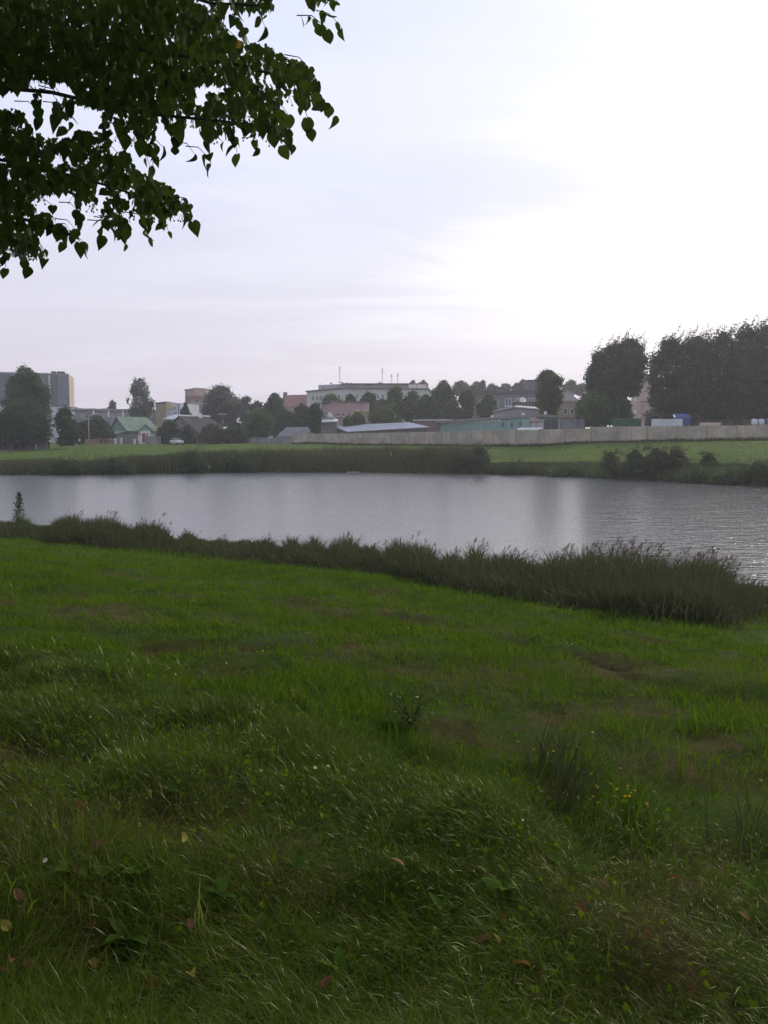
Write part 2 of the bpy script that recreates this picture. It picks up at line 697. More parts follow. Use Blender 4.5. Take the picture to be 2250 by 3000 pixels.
def bare_shade(x, y):
    v = np.zeros(np.shape(x))
    for ln in _rw:
        v = np.maximum(v, 1.1 * np.exp(-(seg_dist(x, y, ln) / .34) ** 2) * np.clip(vnoise(x * 1.3, y * 1.3, 15) * 1.7 + .1, .2, 1.1))
    for (qx, qy, r) in DRY:
        v = np.maximum(v, .80 * np.exp(-(((x - qx) ** 2 + (y - qy) ** 2) / (r * r))) * (vnoise(x * 3, y * 3, 31) * 1.1))
    for (qx, qy, r, dp) in _pw:
        v = np.maximum(v, .9 * np.exp(-(((x - qx) ** 2 + (y - qy) ** 2) / (r * r * .6))) * np.clip(vnoise(x * 5, y * 5, 16) * 1.6, .2, 1))  # shade of the hollows, painted in through the bare-ground mask
    return np.clip(v, 0, 1)


gme = mesh_np('ground', co, fc, np.full(len(ii), 4), ground_material(), bare_shade(GXm, GYm).ravel(), smooth=True)
tag(add('ground', gme), kind='structure')


# ------------------------------------------------------------------ water
def water_material():
    m = bpy.data.materials.new('pond_water')
    m.use_nodes = True
    t = NT(m.node_tree)
    b = m.node_tree.nodes['Principled BSDF']
    geo = t.node('ShaderNodeNewGeometry')
    v = geo.outputs['Position']
    b.inputs['Base Color'].default_value = (.078, .078, .084, 1)
    b.inputs['IOR'].default_value = 1.55
    b.inputs['Specular IOR Level'].default_value = .5
    sp = t.node('ShaderNodeSeparateXYZ')
    t.put(sp.inputs[0], v)
    # breeze: the right-hand end and a few streaks are rougher
    wind = t.noise(t.scale(v, (.5, 1.0, 1)), .06, 3, .5)
    wind = t.math('ADD', wind, t.step(t.math('SUBTRACT', sp.outputs[0], t.math('MULTIPLY', sp.outputs[1], .26)), -2, 3.5, -.22, .38))
    amp = t.step(wind, .35, .75, .14, .85)
    rot = t.node('ShaderNodeMapping')
    t.put(rot.inputs[0], v)
    rot.inputs['Rotation'].default_value = (0, 0, R(-14))
    rot.inputs['Scale'].default_value = (.55, 1.5, 1)
    r1 = t.noise(rot.outputs[0], 1.25, 3, .55, .5)
    r2 = t.noise(rot.outputs[0], 4.0, 2, .5, .3)
    r3 = t.noise(t.scale(v, (.3, .8, 1)), .5, 2, .5)
    h = t.math('ADD', t.math('ADD', r1, t.math('MULTIPLY', r2, .35)), t.math('MULTIPLY', r3, .8))
    bn = t.node('ShaderNodeBump')
    t.put(bn.inputs['Strength'], amp)
    bn.inputs['Distance'].default_value = .10
    t.put(bn.inputs['Height'], h)
    t.l.new(bn.outputs[0], b.inputs['Normal'])
    t.put(b.inputs['Roughness'], t.step(wind, .3, .8, .22, .13))
    return m


wb = [(-180, 30, 0), (60, -10, 0), (110, 10, 0), (110, 60, 0), (40, 95, 0), (0, 125, 0), (-180, 125, 0)]
mb = MB()
wy = np.linspace(-5, 124, 60)
pts = [(-180, 60), (-80, 60), (-30, 30), (0, 20), (20, 10), (110, -15), (115, 50), (60, 76), (40, 90), (10, 110), (-60, 112), (-180, 126)]
tag(add('pond_water', MB().poly([(a, b, 0) for a, b in pts]).mesh('pond_water', water_material())), kind='structure')

# haze over the whole place
HAZE = 0.00058
hm = bpy.data.materials.new('haze_air')
hm.use_nodes = True
ht = NT(hm.node_tree)
ht.n.clear()
ho = ht.node('ShaderNodeOutputMaterial')
hv = ht.node('ShaderNodeVolumePrincipled')
hv.inputs['Color'].default_value = (.93, .93, .98, 1)
hv.inputs['Density'].default_value = HAZE
hv.inputs['Anisotropy'].default_value = .45
ht.l.new(hv.outputs[0], ho.inputs['Volume'])
hob = MB().box(-660, 660, -90, 940, -8, 64).build('haze', hm)
tag(hob, kind='stuff')

# ------------------------------------------------------------------ buildings
def xy(px, d, py=1285):
    p = at(px, py, d)
    return (p.x, p.y)


def zof(py, d):
    return at(1125, py, d).z


def on_wall(A, B, px, py):
    d = ray(px, py)
    ax, ay = A
    vx, vy = B[0] - ax, B[1] - ay
    den_ = d.x * vy - d.y * vx
    t = (ax * vy - ay * vx) / den_
    p = EYE + d * t
    s = ((p.x - ax) * vx + (p.y - ay) * vy) / math.hypot(vx, vy)
    return s, p.z


class Root:
    """a thing whose parts are given in world coordinates"""
    def __init__(self, name, label, cat, loc, group=None):
        self.o = thing(name, label, cat, loc, 0, group)
        self.loc = Vector(loc)

    def part(self, name, mb_, m, parent=None, bevel=0.0, label=None, smooth=False):
        L = self.loc
        mb_.v = [(p[0] - L.x, p[1] - L.y, p[2] - L.z) for p in mb_.v]
        o = mb_.build(name, m, parent or self.o, bevel, smooth)
        if label:
            o['label'] = label
        return o


def wallbox(mb_, A, B, s0, s1, z0, z1, out0, out1):
    """a box on the wall A-B, from s0 to s1 along it, out0 to out1 outwards (towards the viewer's side)"""
    vx, vy = B[0] - A[0], B[1] - A[1]
    l = math.hypot(vx, vy)
    vx, vy = vx / l, vy / l
    nx, ny = vy, -vx
    if nx * A[0] + ny * A[1] > 0:
        nx, ny = -nx, -ny
    q = [(A[0] + vx * s + nx * o_, A[1] + vy * s + ny * o_) for s, o_ in ((s0, out0), (s1, out0), (s1, out1), (s0, out1))]
    mb_.prism([(a, b, z0) for a, b in q], [(a, b, z1) for a, b in q])
    return mb_


def pxbox(mb_, A, B, px0, px1, py0, py1, out0, out1):
    s0, za = on_wall(A, B, px0, py0)
    s1, zb = on_wall(A, B, px1, py1)
    z1, z0 = max(za, zb), min(za, zb)
    if s0 > s1:
        s0, s1 = s1, s0
    return wallbox(mb_, A, B, s0, s1, z0, z1, out0, out1)


M_GLASS = mat('window_glass', (.035, .04, .05), .15, .3, 2, spec=.6)
M_GLASSP = mat('window_glass_pale', (.10, .12, .16), .15, .3, 2, spec=.6)
M_WHITE = mat('white_paint', (.72, .71, .70), .6, .06, 3)
M_FRAME = mat('window_frame_grey', (.42, .42, .44), .6, .1, 3)
M_ROOFDK = mat('dark_roofing', (.032, .029, .030), .85, .25, 1.2, .3, 8)
M_CONC = mat('grey_concrete', (.26, .255, .25), .9, .15, .8, .2, 12, streak=.3)


def window(root, A, B, px0, px1, py0, py1, mull=0, fm=None, gm=None, sill=False, bar=.12):
    fm = fm or M_FRAME
    gm = gm or M_GLASS
    s0, za = on_wall(A, B, px0, py0)
    s1, zb = on_wall(A, B, px1, py1)
    z1, z0 = max(za, zb), min(za, zb)
    if s0 > s1:
        s0, s1 = s1, s0
    b = min(bar, (s1 - s0) * .12)
    f = MB()
    wallbox(f, A, B, s0, s0 + b, z0, z1, -.1, .07)
    wallbox(f, A, B, s1 - b, s1, z0, z1, -.1, .07)
    wallbox(f, A, B, s0 + b, s1 - b, z0, z0 + b, -.1, .065)
    wallbox(f, A, B, s0 + b, s1 - b, z1 - b, z1, -.1, .065)
    for k in range(mull):
        c = s0 + (s1 - s0) * (k + 1) / (mull + 1)
        wallbox(f, A, B, c - b * .6, c + b * .6, z0 + b, z1 - b, -.1, .06)
    wo = root.part('window', f, fm)
    g = MB()
    wallbox(g, A, B, s0 + b * .5, s1 - b * .5, z0 + b * .5, z1 - b * .5, -.08, .02)
    root.part('pane', g, gm, wo)
    if sill:
        g = MB()
        wallbox(g, A, B, s0 - .12, s1 + .12, z0 - .14, z0 - .01, -.05, .18)
        root.part('sill', g, M_WHITE, wo)
    return wo


def flat_building(name, label, cat, foot, ztop, wm, roof_m=None, roof_t=.35, over=.25, zb=None):
    """foot: world xy corners, the visible walls first; flat slab roof with a small overhang"""
    cx = sum(p[0] for p in foot) / len(foot)
    cy = sum(p[1] for p in foot) / len(foot)
    z0 = min(gz(*p) for p in foot) - .5 if zb is None else zb
    r = Root(name, label, cat, (cx, cy, max(z0 + .5, 0)))
    zt = ztop if isinstance(ztop, (list, tuple)) else [ztop] * len(foot)
    r.part('wall', MB().prism([(a, b, z0) for a, b in foot], [(a, b, z) for (a, b), z in zip(foot, zt)]), wm)
    if roof_m:
        q = []
        for a, b in foot:
            d = math.hypot(a - cx, b - cy)
            k = (d + over) / d
            q.append((cx + (a - cx) * k, cy + (b - cy) * k))
        r.part('roof', MB().prism([(a, b, z + .002) for (a, b), z in zip(q, zt)], [(a, b, z + roof_t) for (a, b), z in zip(q, zt)]), roof_m)
    return r


# ---- tall panel-clad block at the left
WL = xy(-190, 248)
WC = xy(206, 260)
WR = xy(219, 276)
WB = (WL[0] + 6, WL[1] + 26)
ztop, zmid = zof(1097, 260), zof(1195, 260)
m_base = mat('white_render', (.52, .51, .53), .8, .1, .5, streak=.35)
m_core = mat('block_core', (.2, .2, .21), .9, .1, .5)
r = flat_building('panel_block', 'tall block of dark vertical panels over white ground storey with yellow end wall', 'building',
                  [xy(-190, 247), xy(229, 259), xy(236, 277), (WB[0], WB[1] + 1)], zmid, m_base, M_FRAME, .25, .1)
r.part('upper_wall', MB().prism([(*p, zmid + .25) for p in (WL, WC, WR, WB)], [(*p, ztop) for p in (WL, WC, WR, WB)]), m_core)
cols = [(-190, -60, (.13, .14, .17)), (-58, -2, (.15, .17, .21)), (0, 30, (.11, .135, .155)), (32, 90, (.15, .155, .165)), (92, 141, (.14, .15, .15)),
        (143, 149, (.45, .46, .46)), (152, 166, (.115, .125, .12)), (169, 201, (.165, .16, .20))]
for k, (a, b, c) in enumerate(cols):
    q = MB()
    sa, _ = on_wall(WL, WC, a, 1150)
    sb, _ = on_wall(WL, WC, b, 1150)
    wallbox(q, WL, WC, sa, sb, zmid + .3, ztop - .1 - .25 * (k % 2), -.1, .35 + .1 * (k % 3))
    r.part('wall_panel', q, mat('cladding_%d' % k, c, .7, .12, .4, streak=.3))
q = MB()
sa, _ = on_wall(WL, WC, 202.5, 1150)
sb, _ = on_wall(WL, WC, 206, 1150)
wallbox(q, WL, WC, sa, sb, zmid + .3, ztop - .1, -.1, .5)
r.part('corner_strip', q, M_WHITE)
q = MB()
wallbox(q, WC, WR, .1, 16.8, zmid + .3, ztop - .1, -.1, .3)
r.part('end_panel', q, mat('yellow_cladding', (.50, .40, .26), .7, .12, .5, streak=.2), label='yellow end wall panel')
q = MB().prism([(*p, ztop) for p in (WL, WC, WR, WB)], [(*p, ztop + .3) for p in (WL, WC, WR, WB)])
r.part('roof', q, mat('roof_edge', (.3, .26, .27), .8, .2, .6))
for px in (150, 166, 176):
    s, _ = on_wall(WL, WC, px, 1100)
    q = MB()
    wallbox(q, WL, WC, s, s + 1.4, ztop + .3, ztop + .9, -1.4, -.2)
    r.part('roof_vent', q, M_ROOFDK)
s0, _ = on_wall(WL, WC, 150, 1230)
q = MB()
wallbox(q, WL, WC, s0, s0 + 2.6, zof(1243, 255), zof(1238, 255), .3, 3.2)
r.part('canopy', q, M_WHITE)

# ---- long low school-like building
A, B = xy(222, 236), xy(484, 246)
m_low = mat('low_grey_wall', (.235, .225, .245), .9, .12, .5, streak=.3)
r = flat_building('long_building', 'long low grey building with pale pilasters and rows of multi-pane windows behind the green roof', 'building',
                  [A, B, (B[0] + 1, B[1] + 14), (A[0] + 1, A[1] + 14)], zof(1203, 240), m_low)
q = MB()
wallbox(q, A, B, -.3, 27.2, zof(1203, 240) + .002, zof(1198, 240), -14, .5)
r.part('roof', q, mat('low_fascia', (.30, .27, .29), .8, .2, .6))
for a, b in ((279, 292), (300, 313), (323, 336), (344, 357), (365, 378), (391, 400), (236, 248), (410, 424), (432, 446)):
    window(r, A, B, a, b, 1211, 1223, 3, M_FRAME, M_GLASS, bar=.18)
for a, b in ((271, 277), (315, 321), (358, 363), (403, 408)):
    q = MB()
    pxbox(q, A, B, a, b, 1202.5, 1223, -.1, .35)
    r.part('pilaster', q, M_WHITE)
for a, b, c in ((232, 239, 1195), (262, 280, 1196), (314, 320, 1195.5), (300, 312, 1196)):
    q = MB()
    pxbox(q, A, B, a, b, c, 1198, -2.5, -.5)
    r.part('roof_block', q, M_CONC)

# ---- ochre and white block
A, B, C = xy(458, 232), xy(489, 226), xy(532, 230)
m_och = mat('ochre_wall', (.29, .235, .155), .85, .12, .5, streak=.2)
r = flat_building('ochre_block', 'three-storey block with an ochre left half and a white right half beside the birch', 'building',
                  [A, B, (B[0] + 2, B[1] + 14), (A[0], A[1] + 14)], zof(1181, 228), m_och, M_ROOFDK, .3)
q = MB().prism([(*p, gz(*B)) for p in (B, C, (C[0] + 2, C[1] + 14), (B[0] + 2.2, B[1] + 14))], [(*p, zof(1180, 228)) for p in (B, C, (C[0] + 2, C[1] + 14), (B[0] + 2.2, B[1] + 14))])
r.part('side_wall', q, mat('blockwhite', (.50, .50, .55), .8, .08, .5), label='white right half of the facade')
q = MB()
pxbox(q, B, C, 489, 504, 1181, 1199, 0, .25)
r.part('yellow_panel', q, mat('yellow_panel', (.52, .40, .20), .8, .1, .5))
window(r, B, C, 508, 514, 1192, 1199)
window(r, B, C, 507, 519, 1208, 1213, 2)
window(r, B, C, 490, 499, 1208, 1213, 2)
window(r, A, B, 471, 474, 1220, 1230)
q = MB()
pxbox(q, A, B, 470, 477, 1177, 1180, -2, -.6)
r.part('roof_vent', q, M_ROOFDK)

# ---- brick tower with a dark red band
A, B, C = xy(545, 305), xy(571, 298), xy(605, 303)
A2, C2 = (A[0] + 8, A[1] + 10), (C[0] + 2, C[1] + 12)
m_twr = mat('tower_grey', (.30, .27, .28), .9, .15, .4, streak=.4)
zt = zof(1136, 300)
r = flat_building('brick_tower', 'square reddish brick tower with a dark red band round its middle', 'tower', [A, B, C, C2, A2], zof(1179, 300), m_twr)
zb1, zb2 = zof(1178.8, 300), zof(1160, 300)
P5 = [A, B, C, C2, A2]
r.part('red_band', MB().prism([(*p, zb1) for p in P5], [(*p, zb2) for p in P5]), mat('red_brick_band', (.17, .085, .085), .9, .2, .8, .3, 6))
r.part('upper_wall', MB().prism([(*p, zb2 + .01) for p in P5], [(A[0], A[1], zt - .7), (B[0], B[1], zt - .1), (C[0], C[1], zt), (*C2, zt), (*A2, zt - .5)]), mat('tower_brick', (.34, .24, .22), .9, .15, .6, .3, 6))
q = MB()
wallbox(q, A, B, 0, math.dist(A, B), zt - .75, zt - .35, -.2, .3)
r.part('coping', q, mat('coping', (.24, .16, .14), .9))
window(r, B, C, 591, 598, 1151, 1159, 0, M_WHITE, M_GLASSP)
window(r, B, C, 577, 583, 1199, 1216, 1, M_WHITE, M_GLASSP)
for a, b in ((560, 568), (583, 590)):
    window(r, *((A, B) if b < 571 else (B, C)), a, b, 1172, 1180)

# ---- green-roofed house
def corner(xc, d, yaw, xl, xr):
    """corner at pixel column xc; the left wall runs back-left, the right wall back-right; their lengths from pixels"""
    C0 = xy(xc, d)
    rd = (math.cos(yaw), math.sin(yaw))
    ld = (-math.sin(yaw), math.cos(yaw))

    def solve(dr, px):
        k = (px - 1125) / F * (1 / math.cos(PITCH))
        kk = xy(px, 100)[0] / 100
        return (kk * C0[1] - C0[0]) / (dr[0] - kk * dr[1])
    return C0, rd, ld, solve(ld, xl), solve(rd, xr)


m_green = mat('green_roof_metal', (.085, .175, .10), .6, .3, .9, col2=(.17, .25, .15), streak=.25, metal=0.0, spec=.5)
m_teal = mat('teal_boards', (.10, .215, .20), .85, .12, 1.5)
C0, rd, ld, Ll, Lr = corner(377, 192, R(32), 322, 468)


def hp(s, t, z):
    return (C0[0] + rd[0] * s + ld[0] * t, C0[1] + rd[1] * s + ld[1] * t, z)


g0 = gz(*C0) - .4
ze, zr = zof(1262, 192), zof(1221, 194)
r = Root('green_roofed_house', 'single-storey house with a weathered green metal roof, teal gable and white front', 'house', (C0[0], C0[1], g0 + .4))
m_hw = mat('house_grey_boards', (.20, .22, .22), .9, .15, 1.2)
r.part('wall', MB().prism([hp(0, 0, g0), hp(Lr, 0, g0), hp(Lr, Ll, g0), hp(0, Ll, g0)], [hp(0, 0, ze), hp(Lr, 0, ze), hp(Lr, Ll, ze), hp(0, Ll, ze)]), m_hw)
r.part('gable', MB().prism([hp(.02, 0, ze + .01), hp(.02, Ll, ze + .01), hp(.02, Ll / 2, zr - .1)], [hp(.3, 0, ze + .01), hp(.3, Ll, ze + .01), hp(.3, Ll / 2, zr - .1)]), m_teal, label='teal boarded gable')
ov = .5
sl_ = (zr - ze) / (Ll / 2)
for sgn, nm in ((0, 'front'), (1, 'rear')):
    e, rr = (-ov, Ll / 2) if sgn == 0 else (Ll + ov, Ll / 2)
    lo = ze - ov * sl_
    ro = r.part('roof_slope', MB().prism([hp(-.45, e, lo), hp(Lr + .4, e, lo), hp(Lr - .6, rr, zr), hp(-.45, rr, zr)],
                                         [hp(-.45, e, lo + .12), hp(Lr + .4, e, lo + .12), hp(Lr - .6, rr, zr + .12), hp(-.45, rr, zr + .12)]), m_green)
    if sgn == 0:
        seams = MB()
        nse = 17
        for k in range(nse):
            s = -.3 + (Lr + .4) * k / (nse - 1)
            st = min(s, Lr - .65)
            seams.prism([hp(s - .05, e, lo + .12), hp(s + .05, e, lo + .12), hp(st + .05, rr, zr + .12), hp(st - .05, rr, zr + .12)],
                        [hp(s - .05, e, lo + .24), hp(s + .05, e, lo + .24), hp(st + .05, rr, zr + .24), hp(st - .05, rr, zr + .24)])
        so_ = r.part('roof_seams', seams, mat('seam_metal', (.30, .36, .28), .6, .3, 1.2), ro)
# lean-to on the gable side
zl0, zl1 = zof(1262, 193), zof(1273, 193)
q = MB().prism([hp(0, -.2, zl0), hp(0, Ll + .3, zl0), hp(-3.4, Ll + 1.2, zl1), hp(-3.0, 0.4, zl1)], [hp(0, -.2, zl0 + .12), hp(0, Ll + .3, zl0 + .12), hp(-3.4, Ll + 1.2, zl1 + .12), hp(-3.0, .4, zl1 + .12)])
r.part('lean_to_roof', q, m_green)
r.part('lean_to_wall', MB().prism([hp(-.02, .5, g0), hp(-.02, Ll, g0), hp(-2.6, Ll, g0), hp(-2.6, .8, g0)], [hp(-.02, .5, zl0 - .1), hp(-.02, Ll, zl0 - .1), hp(-2.6, Ll, zl1), hp(-2.6, .8, zl1)]), m_hw)
Aw, Bw = hp(0, 0, 0)[:2], hp(Lr, 0, 0)[:2]
q = MB()
sa, _ = on_wall(Aw, Bw, 403, 1270)
sb, _ = on_wall(Aw, Bw, 467, 1270)
wallbox(q, Aw, Bw, sa, sb, g0, ze - .15, -.05, .06)
r.part('front_boards', q, mat('pale_front_boards', (.50, .50, .53), .8, .1, 2), label='whitewashed part of the front wall')
window(r, Aw, Bw, 447, 453, 1266, 1277, 0, M_WHITE)
window(r, Aw, Bw, 455, 461, 1266, 1277, 0, M_WHITE)
gl = hp(-.02, 0, 0)[:2], hp(-.02, Ll, 0)[:2]
window(r, gl[1], gl[0], 345, 349, 1240, 1249, 0, m_teal)
# porch
pa, _ = on_wall(Aw, Bw, 405, 1270)
pb, _ = on_wall(Aw, Bw, 436, 1270)
PD = 1.6
PA, PB = hp(pa, -PD, 0)[:2], hp(pb, -PD, 0)[:2]
zpe, zpr = zof(1261, 190), zof(1243, 190)
r.part('porch_wall', MB().prism([hp(pa, -PD, g0), hp(pb, -PD, g0), hp(pb, 0, g0), hp(pa, 0, g0)], [hp(pa, -PD, zpe), hp(pb, -PD, zpe), hp(pb, 0, zpe), hp(pa, 0, zpe)]), M_WHITE)
pm = (pa + pb) / 2
r.part('porch_gable', MB().prism([hp(pa - .1, -PD - .05, zpe + .01), hp(pb + .1, -PD - .05, zpe + .01), hp(pm, -PD - .05, zpr)], [hp(pa - .1, -PD + .1, zpe + .01), hp(pb + .1, -PD + .1, zpe + .01), hp(pm, -PD + .1, zpr)]), mat('porch_teal', (.25, .36, .34), .8, .1, 2))
for e in (pa - .4, pb + .4):
    pr = MB().prism([hp(e, -PD - .4, zpe - .2), hp(pm, -PD - .4, zpr + .02), hp(pm, 2.2, zpr + .02), hp(e, 2.2, zpe - .2)], [hp(e, -PD - .4, zpe - .08), hp(pm, -PD - .4, zpr + .14), hp(pm, 2.2, zpr + .14), hp(e, 2.2, zpe - .08)])
    r.part('porch_roof', pr, m_green)
q = MB()
sa, _ = on_wall(PA, PB, 416, 1270)
sb, _ = on_wall(PA, PB, 425, 1270)
wallbox(q, PA, PB, sa, sb, zof(1296, 190), zof(1269, 190), -.05, .05)
dr = r.part('door', q, mat('red_door', (.27, .05, .045), .6, .15, 2), label='red porch door')
q = MB()
wallbox(q, PA, PB, sb - .2, sb - .12, zof(1284, 190), zof(1283, 190) + .1, .05, .1)
r.part('handle', q, M_FRAME, dr)
window(r, PA, PB, 408, 413, 1270, 1279, 0, M_WHITE)
window(r, PA, PB, 428, 433, 1269, 1279, 0, M_WHITE)

# ---- small light roof between the houses
A, B = xy(478, 212), xy(526, 212)
zr_, ze_ = zof(1213, 215), zof(1229, 212)
r = Root('metal_roof_shed', 'low outbuilding with a pale blue-grey sheet metal roof beside the ochre block', 'outbuilding', (A[0], A[1], gz(*A)))
r.part('wall', MB().box(A[0] + .4, B[0] - .2, A[1] + .3, A[1] + 7, gz(*A) - .4, ze_ - .05), m_hw)
q = MB().prism([(A[0], A[1], ze_), (B[0], A[1], ze_), (B[0], A[1] + 7.3, zr_), (A[0] + 1.8, A[1] + 7.3, zr_)], [(A[0], A[1], ze_ + .15), (B[0], A[1], ze_ + .15), (B[0], A[1] + 7.3, zr_ + .15), (A[0] + 1.8, A[1] + 7.3, zr_ + .15)])
r.part('roof', q, mat('pale_sheet_metal', (.36, .38, .46), .45, .12, .7, streak=.1, spec=.6))

# ---- dark-roofed house
C0, rd, ld, Ll, Lr = corner(593, 183, R(50), 466, 676)
g0 = gz(*C0) - .4
ze, zr = zof(1275, 183), zof(1221, 188)
r = Root('dark_roofed_house', 'house with a broad grey gable, dark roof and white ridge behind bushes', 'house', (C0[0], C0[1], g0 + .4))
m_gab = mat('grey_gable_render', (.185, .175, .165), .9, .15, .8, streak=.2)
r.part('wall', MB().prism([hp(0, 0, g0), hp(Lr, 0, g0), hp(Lr, Ll, g0), hp(0, Ll, g0)], [hp(0, 0, ze), hp(Lr, 0, ze), hp(Lr, Ll, ze), hp(0, Ll, ze)]), m_gab)
r.part('gable', MB().prism([hp(.02, 0, ze + .01), hp(.02, Ll, ze + .01), hp(.02, Ll / 2, zr - .15)], [hp(.3, 0, ze + .01), hp(.3, Ll, ze + .01), hp(.3, Ll / 2, zr - .15)]), m_gab)
sl_ = (zr - ze) / (Ll / 2)
for e in (-.5, Ll + .5):
    lo = ze - .5 * sl_
    r.part('roof_slope', MB().prism([hp(-.4, e, lo), hp(Lr + .4, e, lo), hp(Lr + .4, Ll / 2, zr), hp(-.4, Ll / 2, zr)], [hp(-.4, e, lo + .15), hp(Lr + .4, e, lo + .15), hp(Lr + .4, Ll / 2, zr + .15), hp(-.4, Ll / 2, zr + .15)]), M_ROOFDK)
r.part('ridge_cap', MB().prism([hp(-.45, Ll / 2 - .28, zr + .16), hp(Lr + .45, Ll / 2 - .28, zr + .16), hp(Lr + .45, Ll / 2 + .28, zr + .16), hp(-.45, Ll / 2 + .28, zr + .16)],
                               [hp(-.45, Ll / 2 - .2, zr + .5), hp(Lr + .45, Ll / 2 - .2, zr + .5), hp(Lr + .45, Ll / 2 + .2, zr + .5), hp(-.45, Ll / 2 + .2, zr + .5)]), mat('ridge_white', (.62, .60, .62), .7))
sc_ = Lr * .62
q = MB().prism([hp(sc_, Ll / 2 - .7, zr - .6), hp(sc_ + .8, Ll / 2 - .7, zr - .6), hp(sc_ + .8, Ll / 2 - .05, zr - .6), hp(sc_, Ll / 2 - .05, zr - .6)], [hp(sc_, Ll / 2 - .7, zr + .95), hp(sc_ + .8, Ll / 2 - .7, zr + .95), hp(sc_ + .8, Ll / 2 - .05, zr + .95), hp(sc_, Ll / 2 - .05, zr + .95)])
ch = r.part('chimney', q, M_WHITE)
gl = hp(0, Ll, 0)[:2], hp(0, 0, 0)[:2]
window(r, *gl, 532, 537, 1235, 1243, 0, m_gab)
q = MB()
sa, _ = on_wall(*gl, 566, 1280)
wallbox(q, *gl, sa, sa + .9, g0 + .3, g0 + 2.3, -.05, .06)
r.part('door', q, mat('dark_wood_door', (.05, .035, .03), .7))

# ---- red-roofed building far behind
A, B = xy(812, 292), xy(915, 288)
z0, zr_ = zof(1192, 290), zof(1156, 296)
r = Root('red_roofed_building', 'faded red hipped roof rising behind the trees left of the white institute', 'building', (A[0], A[1], gz(*A)))
r.part('wall', MB().prism([(*A, 3), (*B, 3), (B[0], B[1] + 14, 3), (A[0], A[1] + 14, 3)], [(*A, z0), (*B, z0), (B[0], B[1] + 14, z0), (A[0], A[1] + 14, z0)]), mat('faded_plaster', (.3, .24, .22), .9))
m_rr = mat('red_roof_tiles', (.175, .085, .075), .9, .2, .5, .3, 4)
h1 = (A[0] + 3.4, A[1] + 7, zr_)
h2 = (B[0] - .5, B[1] + 7, zr_)
e = [(A[0] - .5, A[1] - .5, z0 - .1), (B[0] + .5, B[1] - .5, z0 - .1), (B[0] + .5, B[1] + 14.5, z0 - .1), (A[0] - .5, A[1] + 14.5, z0 - .1)]
r.part('roof', MB().poly([e[0], e[1], h2, h1]).poly([e[1], e[2], h2]).poly([e[2], e[3], h1, h2]).poly([e[3], e[0], h1]).poly(e[::-1]), m_rr)
cx = at(831, 1150, 294)
r.part('chimney', MB().box(cx.x - .7, cx.x + .7, cx.y + 4, cx.y + 5.4, zr_ - 3, zof(1149, 298)), mat('chimney_brick', (.16, .10, .09), .9))

# ---- white institute with masts
PL_, PC_, PR_ = xy(900, 246), xy(1001, 230), xy(1253, 233)
PRb, PLb = (PR_[0] + 2, PR_[1] + 22), (PL_[0] + 6, PL_[1] + 20)
zt = zof(1139, 230)
m_inst = mat('institute_white', (.46, .455, .44), .85, .08, .3, streak=.3)
r = flat_building('white_institute', 'large pale two-storey building with dark windows and a brown-grey set-back top floor carrying antenna masts', 'building',
                  [PL_, PC_, PR_, PRb, PLb], zt, m_inst)
q = []
ctr = (sum(p[0] for p in (PL_, PC_, PR_, PRb, PLb)) / 5, sum(p[1] for p in (PL_, PC_, PR_, PRb, PLb)) / 5)
for p in (PL_, PC_, PR_, PRb, PLb):
    d = math.dist(p, ctr)
    q.append((ctr[0] + (p[0] - ctr[0]) * (d + .45) / d, ctr[1] + (p[1] - ctr[1]) * (d + .45) / d))
r.part('roof', MB().prism([(*p, zt + .002) for p in q], [(*p, zt + .35) for p in q]), mat('institute_eaves', (.17, .14, .14), .8))
for a, b in ((914, 921), (926, 932), (936, 944), (953, 961), (976, 983), (990, 997)):
    window(r, PL_, PC_, a, b, 1160 if b < 950 else 1156, 1173 if b < 950 else 1168, 1, M_FRAME, M_GLASS)
for a, b in ((1010, 1019), (1027, 1035), (1041, 1050), (1057, 1066), (1073, 1082), (1090, 1097), (1103, 1112), (1118, 1127), (1134, 1142), (1150, 1158), (1168, 1176), (1186, 1194), (1206, 1214), (1226, 1234)):
    window(r, PC_, PR_, a, b, 1154, 1170, 1, M_WHITE, M_GLASS)
for a, b in ((1013, 1021), (1033, 1041), (1046, 1054), (1060, 1068)):
    q = MB()
    pxbox(q, PC_, PR_, a - 3, b - 2, 1171.5, 1174, 0, .3)
    r.part('sill', q, M_WHITE)
UA, UB = xy(1008, 239), xy(1250, 239)
zu = zof(1126, 239)
m_up = mat('set_back_storey', (.25, .225, .215), .9, .12, .4, streak=.25)
r.part('top_storey', MB().prism([(*UA, zt + .36), (*UB, zt + .36), (UB[0] + 1, UB[1] + 10, zt + .36), (UA[0], UA[1] + 10, zt + .36)], [(*UA, zu), (*UB, zu), (UB[0] + 1, UB[1] + 10, zu), (UA[0], UA[1] + 10, zu)]), m_up)
q = MB()
wallbox(q, UA, UB, -.4, math.dist(UA, UB) + .4, zu + .002, zu + .3, -10, .35)
r.part('top_roof', q, mat('institute_eaves', (0, 0, 0)))
for a, b in ((1197, 1220), (1222, 1249)):
    q = MB()
    pxbox(q, UA, UB, a, b, 1126.5, 1138.5, 0, .3)
    r.part('lit_panel', q, mat('lit_wall_tone', (.66, .58, .54), .7, .06, .5))  # lit end of the top storey, its brightness put into the colour
VA, VB = xy(934, 244), xy(1050, 244)
zv = zof(1122.5, 244)
m_pent = mat('penthouse_grey', (.36, .35, .38), .9, .12, .5, streak=.2)
